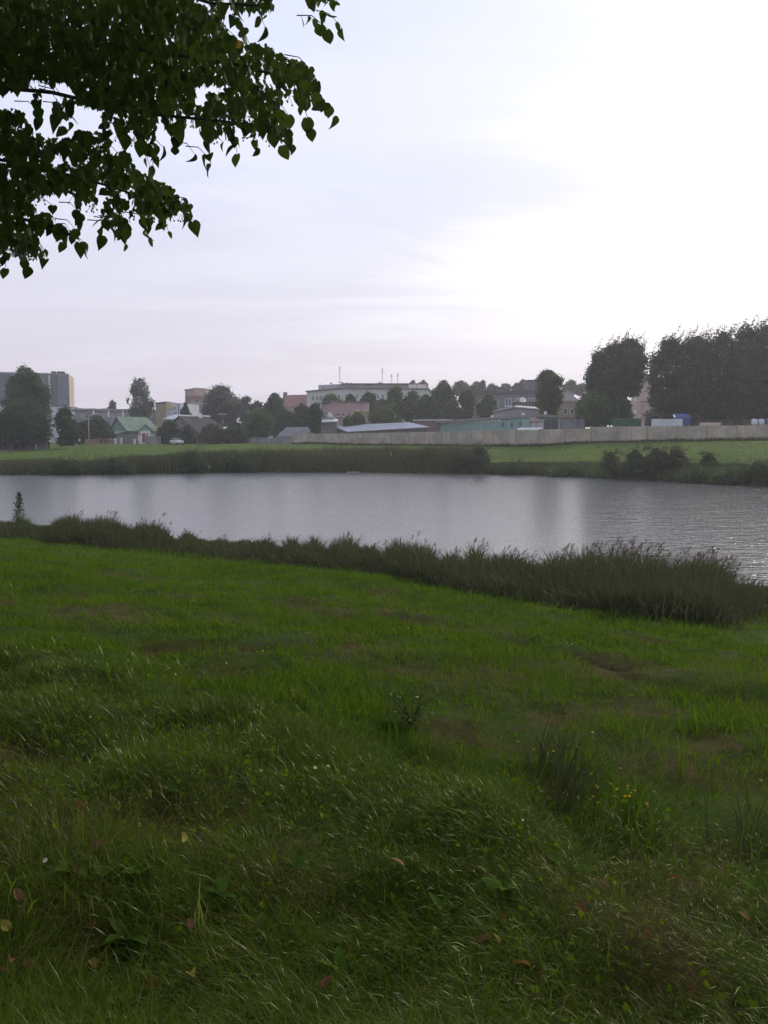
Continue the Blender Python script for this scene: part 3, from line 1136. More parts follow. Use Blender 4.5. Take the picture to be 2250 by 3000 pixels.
r.part('penthouse', MB().prism([(*VA, zt + .37), (*VB, zt + .37), (VB[0], VB[1] + 7, zt + .37), (VA[0], VA[1] + 7, zt + .37)], [(VA[0], VA[1], zv - .6), (*VB, zv), (VB[0], VB[1] + 7, zv), (VA[0], VA[1] + 7, zv - .6)]), m_pent)
for a, b, c in ((937, 940, 1124), (967, 972, 1121), (999, 1006, 1120), (1012, 1020, 1121), (1028, 1032, 1121)):
    q = MB()
    pxbox(q, VA, VB, a, b, c - .5, 1124.6, -2, -.4)
    r.part('roof_vent', q, M_CONC)
window(r, VA, VB, 944, 951, 1133, 1139)
window(r, VA, VB, 994, 1003, 1126, 1131)
m_mast = mat('mast_steel', (.20, .18, .19), .6, .1, 1)
for px, t0, t1, lab in ((995, 1073, 1121, 'thin lattice mast on the left end of the white institute roof, tallest to the left'),
                        (1120, 1077, 1126, 'thin tall mast near the middle of the white institute roof'),
                        (1147, 1096, 1126, 'shorter mast just right of the middle mast on the institute roof'),
                        (1165, 1092, 1126, 'rightmost thin mast on the institute roof')):
    p = at(px, t1, 243.5)
    zb_ = zu if px > 1050 else zv
    rr_ = Root('antenna_mast', lab, 'antenna', (p.x, p.y, zb_), 'antenna masts on the institute roof')
    h = zof(t0, 243.5) - zb_
    q = MB()
    for k in range(3):
        an = k * 2.094
        q.tube([(p.x + .16 * math.cos(an), p.y + .16 * math.sin(an), zb_ + .3), (p.x + .05 * math.cos(an), p.y + .05 * math.sin(an), zb_ + h)], .035, 4)
    rr_.part('mast', q, m_mast)
    q = MB()
    q.box(p.x - .3, p.x + .3, p.y - .3, p.y + .3, zb_ + .02, zb_ + .3)
    rr_.part('base_plate', q, M_CONC)
    q = MB()
    for k in range(4):
        zz = zb_ + h * (.72 + .07 * k)
        q.tube([(p.x - .35, p.y, zz), (p.x + .35, p.y, zz)], .03, 4)
    rr_.part('cross_arm', q, m_mast)

# ---- pink plaster building in front of it
A, B, C = xy(940, 199), xy(973, 188), xy(1079, 191)
zt = zof(1178, 189)
m_pink = mat('pink_plaster', (.37, .265, .255), .9, .1, .5, streak=.15)
r = flat_building('pink_building', 'blank pink plaster building with three small arched windows below the white institute', 'building',
                  [A, B, C, (C[0], C[1] + 11), (A[0] + 3, A[1] + 10)], [zof(1188, 197), zt, zt, zt, zof(1188, 197)], m_pink)
q = MB()
wallbox(q, B, C, -.3, math.dist(B, C) + .3, zt + .002, zt + .22, -11, .3)
r.part('roof', q, mat('pink_eaves', (.17, .13, .13), .9))
for a in (987.5, 1003.5, 1020):
    window(r, B, C, a, a + 6, 1211, 1218.5, 0, m_pink, M_GLASS, True)
q = MB()
pxbox(q, B, C, 1040, 1054, 1201.3, 1203.2, 0, .25)
pxbox(q, B, C, 1062, 1076, 1201.3, 1203.2, 0, .25)
r.part('white_band', q, M_WHITE)
q = MB()
pxbox(q, B, C, 1039, 1077, 1204, 1209, 0, .15)
r.part('yellow_fascia', q, mat('mustard', (.36, .24, .05), .8))
q = MB()
pxbox(q, B, C, 974, 1030, 1220, 1222.5, 0, .2)
r.part('plinth_ledge', q, m_pink)

# ---- little gabled house
A, B = xy(937, 178), xy(986, 176)
z1, zr_ = zof(1236, 177), zof(1208, 180)
r = Root('gabled_cottage', 'small cottage with a whitish gable and pale roof edge below the pink building', 'house', (A[0], A[1], gz(*A)))
m_cot = mat('cottage_render', (.20, .195, .19), .9, .12, 1)
r.part('wall', MB().box(A[0], B[0], A[1], A[1] + 8, gz(*A) - .4, z1), m_cot)
mx_ = at(958, 1210, 178).x
r.part('gable', MB().prism([(A[0] + .2, A[1] + .1, z1 + .2), (B[0] - .6, A[1] + .1, z1 + .2), (mx_, A[1] + .1, zr_)], [(A[0] + .2, A[1] + .4, z1 + .2), (B[0] - .6, A[1] + .4, z1 + .2), (mx_, A[1] + .4, zr_)]), mat('cottage_gable', (.36, .35, .35), .9))
r.part('eave_roof', MB().prism([(A[0] - .4, A[1] - .8, z1 - .2), (B[0] + .2, A[1] - .8, z1 + .05), (B[0] + .2, A[1] + .09, z1 + .5), (A[0] - .4, A[1] + .09, z1 + .2)], [(A[0] - .4, A[1] - .8, z1), (B[0] + .2, A[1] - .8, z1 + .25), (B[0] + .2, A[1] + .09, z1 + .68), (A[0] - .4, A[1] + .09, z1 + .4)]), M_WHITE)
for e in (A[0] - .3, B[0] - .1):
    ze_ = z1 + .1
    r.part('roof_slope', MB().prism([(e, A[1] - .1, ze_), (mx_, A[1] - .1, zr_ + .02), (mx_, A[1] + 8.2, zr_ + .02), (e, A[1] + 8.2, ze_)], [(e, A[1] - .1, ze_ + .15), (mx_, A[1] - .1, zr_ + .17), (mx_, A[1] + 8.2, zr_ + .17), (e, A[1] + 8.2, ze_ + .15)]), mat('cottage_roof', (.27, .25, .25), .8, .15, 1))
Ag, Bg = (A[0], A[1] + .1), (B[0], A[1] + .1)
window(r, Ag, Bg, 949, 955, 1217, 1226, 0, M_WHITE)
q = MB()
pxbox(q, Ag, Bg, 961, 971, 1210, 1222, -.1, .5)
r.part('dormer', q, M_WHITE)

# ---- dark shed behind the old fence
A, B = xy(808, 174), xy(912, 172)
zr_, ze_ = zof(1251, 178), zof(1279, 173)
r = Root('slate_roof_shed', 'shed with a low dark slate roof just behind the old grey fence', 'shed', (A[0], A[1], gz(*A)))
r.part('wall', MB().box(A[0] + .5, B[0] - .5, A[1] + .4, A[1] + 7, gz(*A) - .4, ze_), m_cot)
e = [(A[0], A[1], ze_), (B[0] + .5, A[1], ze_), (B[0] + .5, A[1] + 8, ze_), (A[0], A[1] + 8, ze_)]
h1, h2 = (at(840, 1251, 178).x, A[1] + 4, zr_), (at(908, 1251, 178).x, A[1] + 4, zr_)
r.part('roof', MB().poly([e[0], e[1], h2, h1]).poly([e[1], e[2], h2]).poly([e[2], e[3], h1, h2]).poly([e[3], e[0], h1]).poly(e[::-1]), mat('slate', (.13, .13, .15), .8, .2, .8, .3, 6))

# ---- big sheet-metal shed roof
c4 = [at(1017, 1266, 162), at(1258, 1252.5, 152), at(1200, 1239, 172), at(975, 1249, 184)]
r = Root('metal_shed', 'long shed with a wide bluish sheet metal roof just behind the concrete fence', 'shed', (c4[0].x, c4[0].y, gz(c4[0].x, c4[0].y)))
q = MB().prism([tuple(p) for p in c4], [(p.x, p.y, p.z + .14) for p in c4])
r.part('roof', q, mat('blue_grey_sheet', (.30, .32, .40), .42, .14, .5, streak=.15, spec=.6))
q = MB()
for k in range(26):
    t = (k + .5) / 26
    a = c4[0].lerp(c4[1], t)
    b = c4[3].lerp(c4[2], t)
    w_ = (c4[1] - c4[0]).normalized() * .05
    up = Vector((0, 0, .14))
    u2 = Vector((0, 0, .2))
    q.prism([tuple(a - w_ + up), tuple(a + w_ + up), tuple(b + w_ + up), tuple(b - w_ + up)], [tuple(a - w_ + u2), tuple(a + w_ + u2), tuple(b + w_ + u2), tuple(b - w_ + u2)])
r.part('roof_ribs', q, MATS['blue_grey_sheet'])
cc = sum(c4, Vector()) / 4
ins = [cc + (p - cc) * .95 for p in c4]
r.part('wall', MB().prism([(p.x, p.y, 3.2) for p in ins], [(p.x, p.y, p.z - .02) for p in ins]), mat('shed_boards', (.12, .11, .115), .9, .2, 1))

# ---- brown shed left of the teal building
A, B = xy(1214, 182), xy(1287, 179)
zt = zof(1233, 180)
r = flat_building('brown_shed', 'squat reddish-brown shed with a pale roof edge left of the teal building', 'shed', [A, B, (B[0], B[1] + 6), (A[0], A[1] + 6)], zt, mat('brown_shed_wall', (.16, .115, .11), .9, .15, .8))
q = MB()
wallbox(q, A, B, -.4, math.dist(A, B) + 1.2, zt + .002, zt + .35, -6, .3)
r.part('roof', q, mat('pale_roof_edge', (.40, .38, .38), .8))
# ---- teal building
A, B = xy(1284, 180), xy(1569, 142)
za, zb_ = zof(1240, 180), zof(1222, 142)
m_tw = mat('turquoise_wall', (.20, .315, .295), .85, .1, .4, streak=.25)
r = flat_building('teal_building', 'long single-storey turquoise building with a flat grey roof behind the concrete fence', 'building',
                  [A, B, (B[0] + 6, B[1] + 8), (A[0] + 6, A[1] + 8)], [za, zb_, zb_, za], m_tw)
o_ = [(A[0] - .6, A[1] - .9), (B[0] + .3, B[1] - .9), (B[0] + 6.5, B[1] + 8.5), (A[0] + 5.5, A[1] + 8.8)]
zz = [za, zb_, zb_, za]
r.part('roof', MB().prism([(*p, z + .01) for p, z in zip(o_, zz)], [(*p, z + .5) for p, z in zip(o_, zz)]), mat('teal_flat_roof', (.20, .19, .19), .9, .15, .5))
for a, b, c, d in ((1470, 1477.5, 1237, 1254), (1496, 1503.5, 1235, 1253), (1521, 1528, 1235, 1251)):
    window(r, A, B, a, b, c, d, 0, m_tw, mat('dark_teal_glass', (.04, .07, .07), .3, .2, 2))
sw = math.dist(A, B)
q = MB()
for k in range(18):
    s = 2 + k * 1.5
    zk = za + (zb_ - za) * s / sw
    wallbox(q, A, B, s, s + .8, zk - .35, zk - .08, 0, .2)
r.part('eave_blocks', q, M_WHITE)
for px in (1508, 1572, 1418):
    s, z = on_wall(A, B, px, 1215)
    zk = za + (zb_ - za) * s / sw + .5
    q = MB()
    wallbox(q, A, B, s - .2, s + .2, zk, zk + .5, -2, -1.6)
    r.part('roof_vent', q, M_WHITE)
# brown low porch at its right end
A, B = xy(1556, 140), xy(1592, 138)
r = flat_building('garage', 'pale mauve garage with double doors beside the right end of the turquoise building', 'garage', [A, B, (B[0] + 1, B[1] + 5), (A[0] + 1, A[1] + 5)], zof(1235, 139), mat('mauve_doors', (.30, .275, .30), .8, .1, 1), None)
q = MB().prism([(A[0] - .3, A[1] - .3, zof(1235, 139)), (B[0] + .3, B[1] - .3, zof(1235, 139)), (B[0] + 1, B[1] + 5, zof(1235, 139) + .02), (A[0] + .5, A[1] + 5, zof(1235, 139) + .02)],
               [(A[0] + .2, A[1] + 2, zof(1222, 141)), (B[0] - 1.0, B[1] + 2, zof(1224, 141)), (B[0] - 1, B[1] + 4, zof(1224, 141)), (A[0] + .4, A[1] + 4, zof(1222, 141))])
r.part('roof', q, mat('olive_roof', (.17, .145, .115), .9))
for k in range(2):
    q = MB()
    l = math.dist(A, B)
    wallbox(q, A, B, .15 + k * l / 2, l / 2 - .1 + k * l / 2, 4, zof(1238, 139), 0, .08)
    r.part('door', q, mat('mauve_leaf', (.36, .33, .36), .7, .1, 1))
A, B = xy(1594, 137), xy(1641, 135)
zt = zof(1230, 136)
g_ = gz(*A)
r = Root('metal_gate', 'pair of tall black sheet metal gates behind the concrete fence', 'gate', (A[0], A[1], g_))
for s0, s1 in ((0, 1.35), (1.4, 2.7)):
    q = MB()
    wallbox(q, A, B, s0, s1, g_ - .2, zt, 0, .08)
    r.part('gate_leaf', q, mat('black_sheet', (.04, .04, .045), .7, .2, 1))
for s0 in (-.2, 2.72):
    q = MB()
    wallbox(q, A, B, s0, s0 + .18, g_ - .2, zt + .25, -.05, .13)
    r.part('gate_post', q, M_CONC)
A, B = xy(1642, 136), xy(1691, 135)
r = flat_building('steel_container', 'grey-blue steel container standing right of the black gates', 'container', [A, B, (B[0] + .6, B[1] + 2.6), (A[0] + .6, A[1] + 2.6)], zof(1227, 135), mat('container_grey', (.185, .195, .225), .7, .15, .8, streak=.25))
q = MB()
l = math.dist(A, B)
for k in range(7):
    wallbox(q, A, B, .12 + k * l / 7, .12 + (k + .5) * l / 7, 4, zof(1229, 135), 0, .05)
r.part('ribs', q, MATS['container_grey'])
q = MB()
wallbox(q, A, B, -.05, l + .05, zof(1227, 135) + .002, zof(1227, 135) + .1, -2.6, .06)
r.part('roof', q, M_ROOFDK)
A, B = xy(1693, 134), xy(1712, 133.5)
r = flat_building('utility_cabinet', 'dark narrow cabinet hut right of the grey-blue container', 'hut', [A, B, (B[0] + .4, B[1] + 1.5), (A[0] + .4, A[1] + 1.5)], zof(1226, 134), mat('cabinet_dark', (.09, .085, .10), .8, .15, 1), M_ROOFDK, .12, .1)
q = MB()
l = math.dist(A, B)
wallbox(q, A, B, .15, l - .15, 4.4, zof(1230, 134), 0, .05)
r.part('door', q, mat('cabinet_door', (.13, .125, .14), .7))

# ---- grey building behind
A, B = xy(1378, 214), xy(1650, 205)
zt = zof(1153, 210)
m_gb = mat('dim_grey_wall', (.17, .16, .172), .9, .12, .4, streak=.25)
r = flat_building('grey_building', 'wide grey two-storey building with a dark parapet behind the clipped round tree', 'building', [A, B, (B[0] + 1, B[1] + 14), (A[0], A[1] + 14)], zt, m_gb)
q = MB()
wallbox(q, A, B, -.4, math.dist(A, B) + .4, zt + .002, zt + .8, -14, .4)
r.part('roof', q, mat('dark_parapet', (.095, .085, .092), .9, .15, .4))
for a, b, c, d in ((1479, 1499, 1167, 1190), (1511, 1531, 1166, 1188), (1546, 1566, 1165, 1185), (1405, 1424, 1170, 1192), (1442, 1460, 1169, 1191)):
    window(r, A, B, a, b, c, d, 1, M_FRAME, mat('blue_window', (.11, .125, .16), .3, .15, 1), b < 1500, .25)
q = MB()
pxbox(q, A, B, 1536, 1600, 1114, 1149.5, -7, -1)
r.part('stair_tower', q, mat('stair_tower', (.16, .14, .155), .9, .12, .4))
q = MB()
pxbox(q, A, B, 1535, 1601, 1112.5, 1114.5, -7.2, -.8)
r.part('tower_cap', q, mat('dark_parapet', (0, 0, 0)))

# ---- low gabled hall
A, B = xy(1443, 168), xy(1576, 164)
ze_, zr_ = zof(1207, 166), zof(1194, 166)
mA = xy(1506, 166)
r = Root('low_hall', 'low mauve-grey hall with a shallow gable and a pale roof behind the turquoise building', 'building', (A[0], A[1], gz(*A)))
q = MB().prism([(*A, 3.6), (*A, ze_), (*mA, zr_), (*B, zof(1200, 164)), (*B, 3.6)], [(A[0] + 3, A[1] + 16, 3.6), (A[0] + 3, A[1] + 16, ze_), (mA[0] + 3, mA[1] + 16, zr_), (B[0] + 3, B[1] + 16, zof(1200, 164)), (B[0] + 3, B[1] + 16, 3.6)])
r.part('wall', q, mat('mauve_grey', (.275, .25, .265), .9, .1, .5, streak=.15))
for P_, Q_, zP, zQ, nm, cl in ((A, mA, ze_, zr_, 'left', (.2, .18, .19)), (mA, B, zr_, zof(1200, 164), 'right', (.42, .42, .41))):
    k = .3 if nm == 'left' else 0
    q = MB().prism([(P_[0] - k, P_[1] - .4, zP + .02), (Q_[0] + .02, Q_[1] - .4, zQ + .02), (Q_[0] + 3.5, Q_[1] + 16.3, zQ + .9), (P_[0] + 3, P_[1] + 16.3, zP + .9)], [(P_[0] - k, P_[1] - .4, zP + .2), (Q_[0] + .02, Q_[1] - .4, zQ + .2), (Q_[0] + 3.5, Q_[1] + 16.3, zQ + 1.1), (P_[0] + 3, P_[1] + 16.3, zP + 1.1)])
    r.part('roof_slope', q, mat('hall_roof_' + nm, cl, .7, .1, .5))
# olive hut and dish
A, B = xy(1513, 190), xy(1578, 188)
r = flat_building('olive_hut', 'olive-brown flat-roofed upper wall behind the pale hall roof', 'building', [A, B, (B[0], B[1] + 6), (A[0], A[1] + 6)], zof(1180, 189), mat('olive_wall', (.13, .12, .09), .9, .12, .6), M_ROOFDK, .15)
dz = zof(1180, 189) + .15
p = at(1533, 1172, 189.6)
r = Root('satellite_dish', 'round white satellite dish on the olive-brown roof beside the clipped tree', 'dish', (p.x, p.y + 1, dz))
q = MB()
nr, na = 5, 16
q.v = []
cen = Vector((p.x, p.y + .8, p.z - .1))
axd = Vector((.15, -.85, .5)).normalized()
u_ = axd.cross(Vector((0, 0, 1))).normalized()
v_ = u_.cross(axd)
for off in (0, -.05):
    for i in range(nr + 1):
        rad = .78 * i / nr
        for j in range(na):
            an = 2 * math.pi * j / na
            q.v.append(tuple(cen + u_ * rad * math.cos(an) + v_ * rad * math.sin(an) + axd * (.32 * (rad / .78) ** 2 + off)))
for b0 in (0, (nr + 1) * na):
    for i in range(nr):
        for j in range(na):
            j2 = (j + 1) % na
            q.f.append([b0 + i * na + j, b0 + (i + 1) * na + j, b0 + (i + 1) * na + j2, b0 + i * na + j2])
r.part('reflector', q, M_WHITE, smooth=True)
r.part('pole', MB().tube([(p.x, p.y + 1, dz), tuple(cen - axd * .06)], .06, 8), M_FRAME)
r.part('feed_arm', MB().tube([tuple(cen - v_ * .7 + axd * .3), tuple(cen + axd * .85)], .03, 6), M_FRAME)
q = MB()
q.ball(tuple(cen + axd * .85), .09, 8)
r.part('feed_horn', q, M_WHITE)

# ---- brown building between the trees
A, B = xy(1634, 186), xy(1700, 182)
zt = zof(1174, 184)
r = flat_building('tan_house', 'tan plaster house with a dark roof half hidden right of the clipped tree', 'house', [A, B, (B[0], B[1] + 9), (A[0], A[1] + 9)], zt, mat('tan_plaster', (.20, .165, .125), .9, .12, .6, streak=.15))
h1, h2 = ((A[0] + 1.8), A[1] + 4.5, zof(1147, 186)), ((B[0] - .5), A[1] + 4.5, zof(1147, 186))
e = [(A[0] - .5, A[1] - .5, zt), (B[0] + .5, A[1] - .5, zt), (B[0] + .5, A[1] + 9.5, zt), (A[0] - .5, A[1] + 9.5, zt)]
r.part('roof', MB().poly([e[0], e[1], h2, h1]).poly([e[1], e[2], h2]).poly([e[2], e[3], h1, h2]).poly([e[3], e[0], h1]).poly(e[::-1]), mat('mauve_roof', (.11, .095, .10), .85, .15, .6))
window(r, A, B, 1652, 1662, 1196, 1214)
window(r, A, B, 1672, 1682, 1196, 1214)

# ---- tall pink house between the poplars
A, B, C = xy(1846, 192), xy(1874, 174), xy(1930, 176)
zt = zof(1140, 176)
m_ph = mat('pale_pink_plaster', (.44, .33, .31), .85, .1, .5, streak=.12)
r = flat_building('pink_house', 'tall pale pink house with a steep gable standing in the gap between the poplars', 'house', [A, B, C, (C[0] + 3, C[1] + 14), (A[0] + 4, A[1] + 6)], zt, m_ph)
zg = zof(1100, 176)
mB = ((B[0] + C[0]) / 2, (B[1] + C[1]) / 2)
r.part('gable', MB().prism([(B[0], B[1], zt + .01), (C[0], C[1], zt + .01), (mB[0], mB[1], zg)], [(B[0] + .3, B[1] + .4, zt + .01), (C[0] + .3, C[1] + .4, zt + .01), (mB[0] + .3, mB[1] + .4, zg)]), m_ph)
for e in (B, C):
    k = -.3 if e is B else .3
    q = MB().prism([(e[0] + k, e[1] - .2, zt - .3), (mB[0], mB[1] - .2, zg + .02), (mB[0] + 3, mB[1] + 14, zg + .02), (e[0] + k + 3, e[1] + 14, zt - .3)], [(e[0] + k, e[1] - .2, zt - .1), (mB[0], mB[1] - .2, zg + .22), (mB[0] + 3, mB[1] + 14, zg + .22), (e[0] + k + 3, e[1] + 14, zt - .1)])
    r.part('roof_slope', q, MATS['mauve_roof'])
q = MB()
wallbox(q, B, C, 0, math.dist(B, C), zof(1177.5, 175), zof(1175.5, 175), 0, .2)
r.part('string_course', q, mat('course', (.16, .12, .12), .9))
window(r, B, C, 1902, 1910, 1192, 1214, 1)
window(r, B, C, 1883, 1886.5, 1187, 1193, 0)
window(r, B, C, 1902, 1910, 1146, 1166, 1)
window(r, A, B, 1858, 1863, 1160, 1176)
window(r, A, B, 1858, 1863, 1200, 1216)

# ---- green fence-like container, white hoarding, blue booth
A, B = xy(1793, 133), xy(1877, 131)
r = flat_building('green_container', 'long dark green steel container below the first poplar', 'container', [A, B, (B[0] + .8, B[1] + 2.4), (A[0] + .8, A[1] + 2.4)], zof(1228, 132), mat('dark_green_steel', (.025, .085, .055), .7, .15, .8, streak=.2))
l = math.dist(A, B)
q = MB()
for k in range(12):
    wallbox(q, A, B, .1 + k * l / 12, .1 + (k + .5) * l / 12, 4, zof(1229.5, 132), 0, .05)
r.part('ribs', q, MATS['dark_green_steel'])
q = MB()
wallbox(q, A, B, -.05, l + .05, zof(1228, 132) + .002, zof(1227, 132) + .05, -2.4, .06)
r.part('roof', q, mat('green_lid', (.10, .17, .14), .6))
A, B = xy(1907, 122), xy(1998, 120)
g_ = gz(*A)
r = Root('white_hoarding', 'low white panelled hoarding in front of the blue booth', 'hoarding', (A[0], A[1], g_))
l = math.dist(A, B)
for k in range(3):
    q = MB()
    wallbox(q, A, B, k * l / 3 + .02, (k + 1) * l / 3 - .02, g_ + .2, zof(1227 + (k == 1) * .8, 121), 0, .06)
    r.part('panel', q, mat('hoarding_white', (.50, .51, .57), .7, .08, 1, streak=.15))
for k in range(4):
    q = MB()
    wallbox(q, A, B, max(0, k * l / 3 - .06), min(l, k * l / 3 + .06), g_ - .2, zof(1227, 121), -.12, -.005)
    r.part('post', q, M_FRAME)
A, B = xy(1974, 128), xy(2021, 126)
zt = zof(1224, 127)
r = flat_building('blue_booth', 'bright blue booth with a white roof panel behind the white hoarding', 'booth', [A, B, (B[0] + .8, B[1] + 2.4), (A[0] + .8, A[1] + 2.4)], zt, mat('booth_blue', (.045, .075, .21), .6, .15, 1))
q = MB().prism([(A[0] - .2, A[1] - .25, zt), (B[0] + .2, B[1] - .25, zt), (B[0] + .9, B[1] + 2.6, zt + .02), (A[0] + .9, A[1] + 2.6, zt + .02)], [(A[0] + .1, A[1] + .5, zof(1212, 128)), (B[0] - .2, B[1] + .5, zof(1213, 128)), (B[0] + .4, B[1] + 2, zof(1213, 128)), (A[0] + .5, A[1] + 2, zof(1212, 128))])
ro = r.part('roof', q, MATS['booth_blue'])
q = MB()
za_, zb_ = zof(1222, 126.9), zof(1215, 127.5)
xa, xb = at(1978, 1220, 127).x, at(2002, 1220, 127).x
q.prism([(xa, A[1] - .4, za_), (xb, A[1] - .45, za_), (xb, A[1] - .33, za_ + .05), (xa, A[1] - .28, za_ + .05)], [(xa + .1, A[1] + .2, zb_), (xb + .05, A[1] + .15, zb_), (xb + .05, A[1] + .3, zb_ + .05), (xa + .1, A[1] + .35, zb_ + .05)])
r.part('roof_panel', q, M_WHITE, ro)
# low wall at the far right
A, B = xy(2028, 142), xy(2330, 138)
g_ = gz(*A)
r = Root('low_grey_wall', 'long low grey wall under the poplars at the far right', 'wall', (A[0], A[1], g_))
l = math.dist(A, B)
for k in range(9):
    q = MB()
    wallbox(q, A, B, k * l / 9 + .01, (k + 1) * l / 9 - .01, g_ - .3, zof(1229, 140), 0, .12)
    r.part('wall_panel', q, M_CONC)
# stacked boards
p = at(2083, 1243, 118)
r = Root('plank_stack', 'stack of pale planks lying behind the fence under the poplars', 'planks', (p.x, p.y, gz(p.x, p.y)))
g_ = gz(p.x, p.y)
zt = zof(1237.5, 118)
for k in range(4):
    q = MB()
    hh = (zt - g_ - 1.2) / 4
    q.box(p.x - 1.55 + .1 * (k % 2), p.x + 1.55 - .12 * (k % 3), p.y + .02 * k, p.y + .5, g_ + 1.2 + k * hh, g_ + 1.2 + (k + 1) * hh - .02)
    r.part('plank', q, mat('pale_plank_%d' % (k % 2), (.42 + .1 * (k % 2), .41, .38), .8, .1, 2))
for s in (-1.2, 1.2):
    r.part('trestle', MB().prism([(p.x + s - .3, p.y, g_ - .1), (p.x + s + .3, p.y, g_ - .1), (p.x + s + .3, p.y + .5, g_ - .1), (p.x + s - .3, p.y + .5, g_ - .1)], [(p.x + s - .08, p.y, g_ + 1.19), (p.x + s + .08, p.y, g_ + 1.19), (p.x + s + .08, p.y + .5, g_ + 1.19), (p.x + s - .08, p.y + .5, g_ + 1.19)]), M_CONC)
# barrels on a stand
for px, lab, c in ((2209.5, 'left one of two white barrels at the right edge', (.52, .54, .60)), (2230, 'right one of two white barrels, next to the blue barrel', (.50, .52, .58)), (2251, 'blue barrel cut off by the right edge of the picture', (.06, .10, .30))):
    p = at(px, 1242, 118)
    g_ = gz(p.x, p.y)
    zt = zof(1228, 118)
    r = Root('barrel', lab, 'barrel', (p.x, p.y, g_), 'barrels on stands behind the fence')
    q = MB()
    z0 = zof(1243, 118)
    hh = zt - z0
    q.tube([(p.x, p.y, z0), (p.x, p.y, z0 + hh * .3), (p.x, p.y, z0 + hh * .5), (p.x, p.y, z0 + hh * .7), (p.x, p.y, zt)], [.38, .42, .43, .42, .37], 16)
    r.part('drum', q, mat('barrel_%d' % px, c, .5, .1, 2, spec=.5), smooth=False)
    q = MB().tube([(p.x, p.y, zt), (p.x, p.y, zt + .05)], [.2, .18], 12)
    r.part('lid', q, M_FRAME)
    q = MB().box(p.x - .4, p.x + .4, p.y - .4, p.y + .4, g_ - .2, z0 - .005)
    r.part('stand', q, M_CONC)

# ------------------------------------------------------------------ fences
def fence(name, label, cat, pts_px, tops, height_extra, pm, postm, post_w=.18, thick=.10, proud=.06, gapmat=None, cap=False, base_drop=.3):
    """pts_px: [(px, distance)], one post at each; a panel part between each two posts"""
    P = [xy(a, d) for a, d in pts_px]
    Z = [zof(t, d) for t, (a, d) in zip(tops, pts_px)]
    g0 = [gz(*p) for p in P]
    r = Root(name, label, cat, (P[0][0], P[0][1], g0[0]))
    for k in range(len(P) - 1):
        l = math.dist(P[k], P[k + 1])
        q = MB()
        zt = min(Z[k], Z[k + 1])
        zb_ = min(g0[k], g0[k + 1]) - base_drop
        wallbox(q, P[k], P[k + 1], post_w / 2 + .01, l - post_w / 2 - .01, zb_, zt - .02, -thick / 2, thick / 2)
        m_ = pm[k % len(pm)] if isinstance(pm, list) else pm
        r.part('panel', q, m_)
        if cap:
            q = MB()
            wallbox(q, P[k], P[k + 1], post_w / 2 + .01, l - post_w / 2 - .01, zt - .02, zt + .06, -thick / 2 - .04, thick / 2 + .04)
            r.part('coping', q, M_CONC)
    for k in range(len(P)):
        a = P[min(k, len(P) - 2)]
        b = P[min(k, len(P) - 2) + 1]
        s = 0 if k < len(P) - 1 else math.dist(a, b)
        q = MB()
        zt = Z[k] if k == 0 or True else 0
        wallbox(q, a, b, s - post_w / 2, s + post_w / 2, g0[k] - base_drop, max(Z[k], Z[k - 1] if k else Z[k]) + .05, -thick / 2 - proud, thick / 2 + proud)
        r.part('post', q, postm)
    return r


FP = [856, 902, 948, 996, 1046, 1067, 1095, 1146, 1200, 1258, 1318, 1382, 1445, 1512, 1583, 1655, 1731, 1812, 1896, 1984, 2071, 2158, 2246, 2334, 2422]
FD = np.interp(FP, [856, 1500, 1984, 2422], [168, 131, 110, 108])
FT = np.interp(FP, [856, 1100, 1400, 1583, 1654, 1656, 1731, 2000, 2250, 2422], [1271, 1268, 1262, 1257.5, 1255.5, 1255.5, 1250, 1247.5, 1245, 1244])
panels_m = [mat('fence_panel_%d' % k, c, .9, .2, .5, .25, 9, streak=.65) for k, c in enumerate([(.335, .30, .25), (.300, .275, .235), (.36, .32, .265)])]
post_m = mat('fence_post_tan', (.33, .255, .165), .9, .12, 1.2, streak=.2)
fence('concrete_fence', 'long pale beige concrete panel fence with tan posts across the far meadow', 'fence', list(zip(FP, FD)), FT, 0, panels_m, post_m, .26, .12, .07)
OP = [608, 642, 660, 694, 713, 748, 768, 789, 809, 831, 852]
OD = np.interp(OP, [608, 852], [184, 169])
OT = np.interp(OP, [608, 852], [1282.5, 1281])
OT = OT + np.array([0, .6, -.4, .5, 0, .6, 0, -.4, .3, 0, .2])
om = [mat('old_panel_%d' % k, c, .9, .15, .8, .25, 9, streak=.4) for k, c in enumerate([(.20, .195, .195), (.235, .23, .23), (.185, .18, .18)])]
fence('old_grey_fence', 'low old grey concrete fence left of the beige fence, below the bushes', 'fence', list(zip(OP, OD)), OT, 0, om, M_CONC, .16, .1, .03)
LP_ = [-70, -45, -20, 0, 16, 47, 69, 104, 143]
LD_ = np.interp(LP_, [-70, 143], [150, 158])
LT_ = np.interp(LP_, [-70, 0, 143], [1301, 1300, 1295])
fence('left_grey_fence', 'grey concrete fence with pale coping under the dark trees at the left edge', 'fence', list(zip(LP_, LD_)), LT_, 0, om, mat('dark_post', (.07, .065, .065), .9), .2, .1, .04, cap=True)
RP_ = [250, 267, 288, 310, 333]
RD_ = np.interp(RP_, [250, 333], [188, 192])
RT_ = [1287, 1286.5, 1285.5, 1284.5, 1284.5]
fence('brick_wall', 'low pinkish brick wall with pale coping between the bushes and the green-roofed house', 'wall', list(zip(RP_, RD_)), RT_, 0, [mat('pink_brick_%d' % k, c, .9, .15, 1, .3, 9) for k, c in enumerate([(.26, .19, .16), (.32, .18, .15)])], mat('pink_pier', (.26, .2, .18), .9), .2, .14, .04, cap=True)
GP_ = [426, 440, 455, 470]
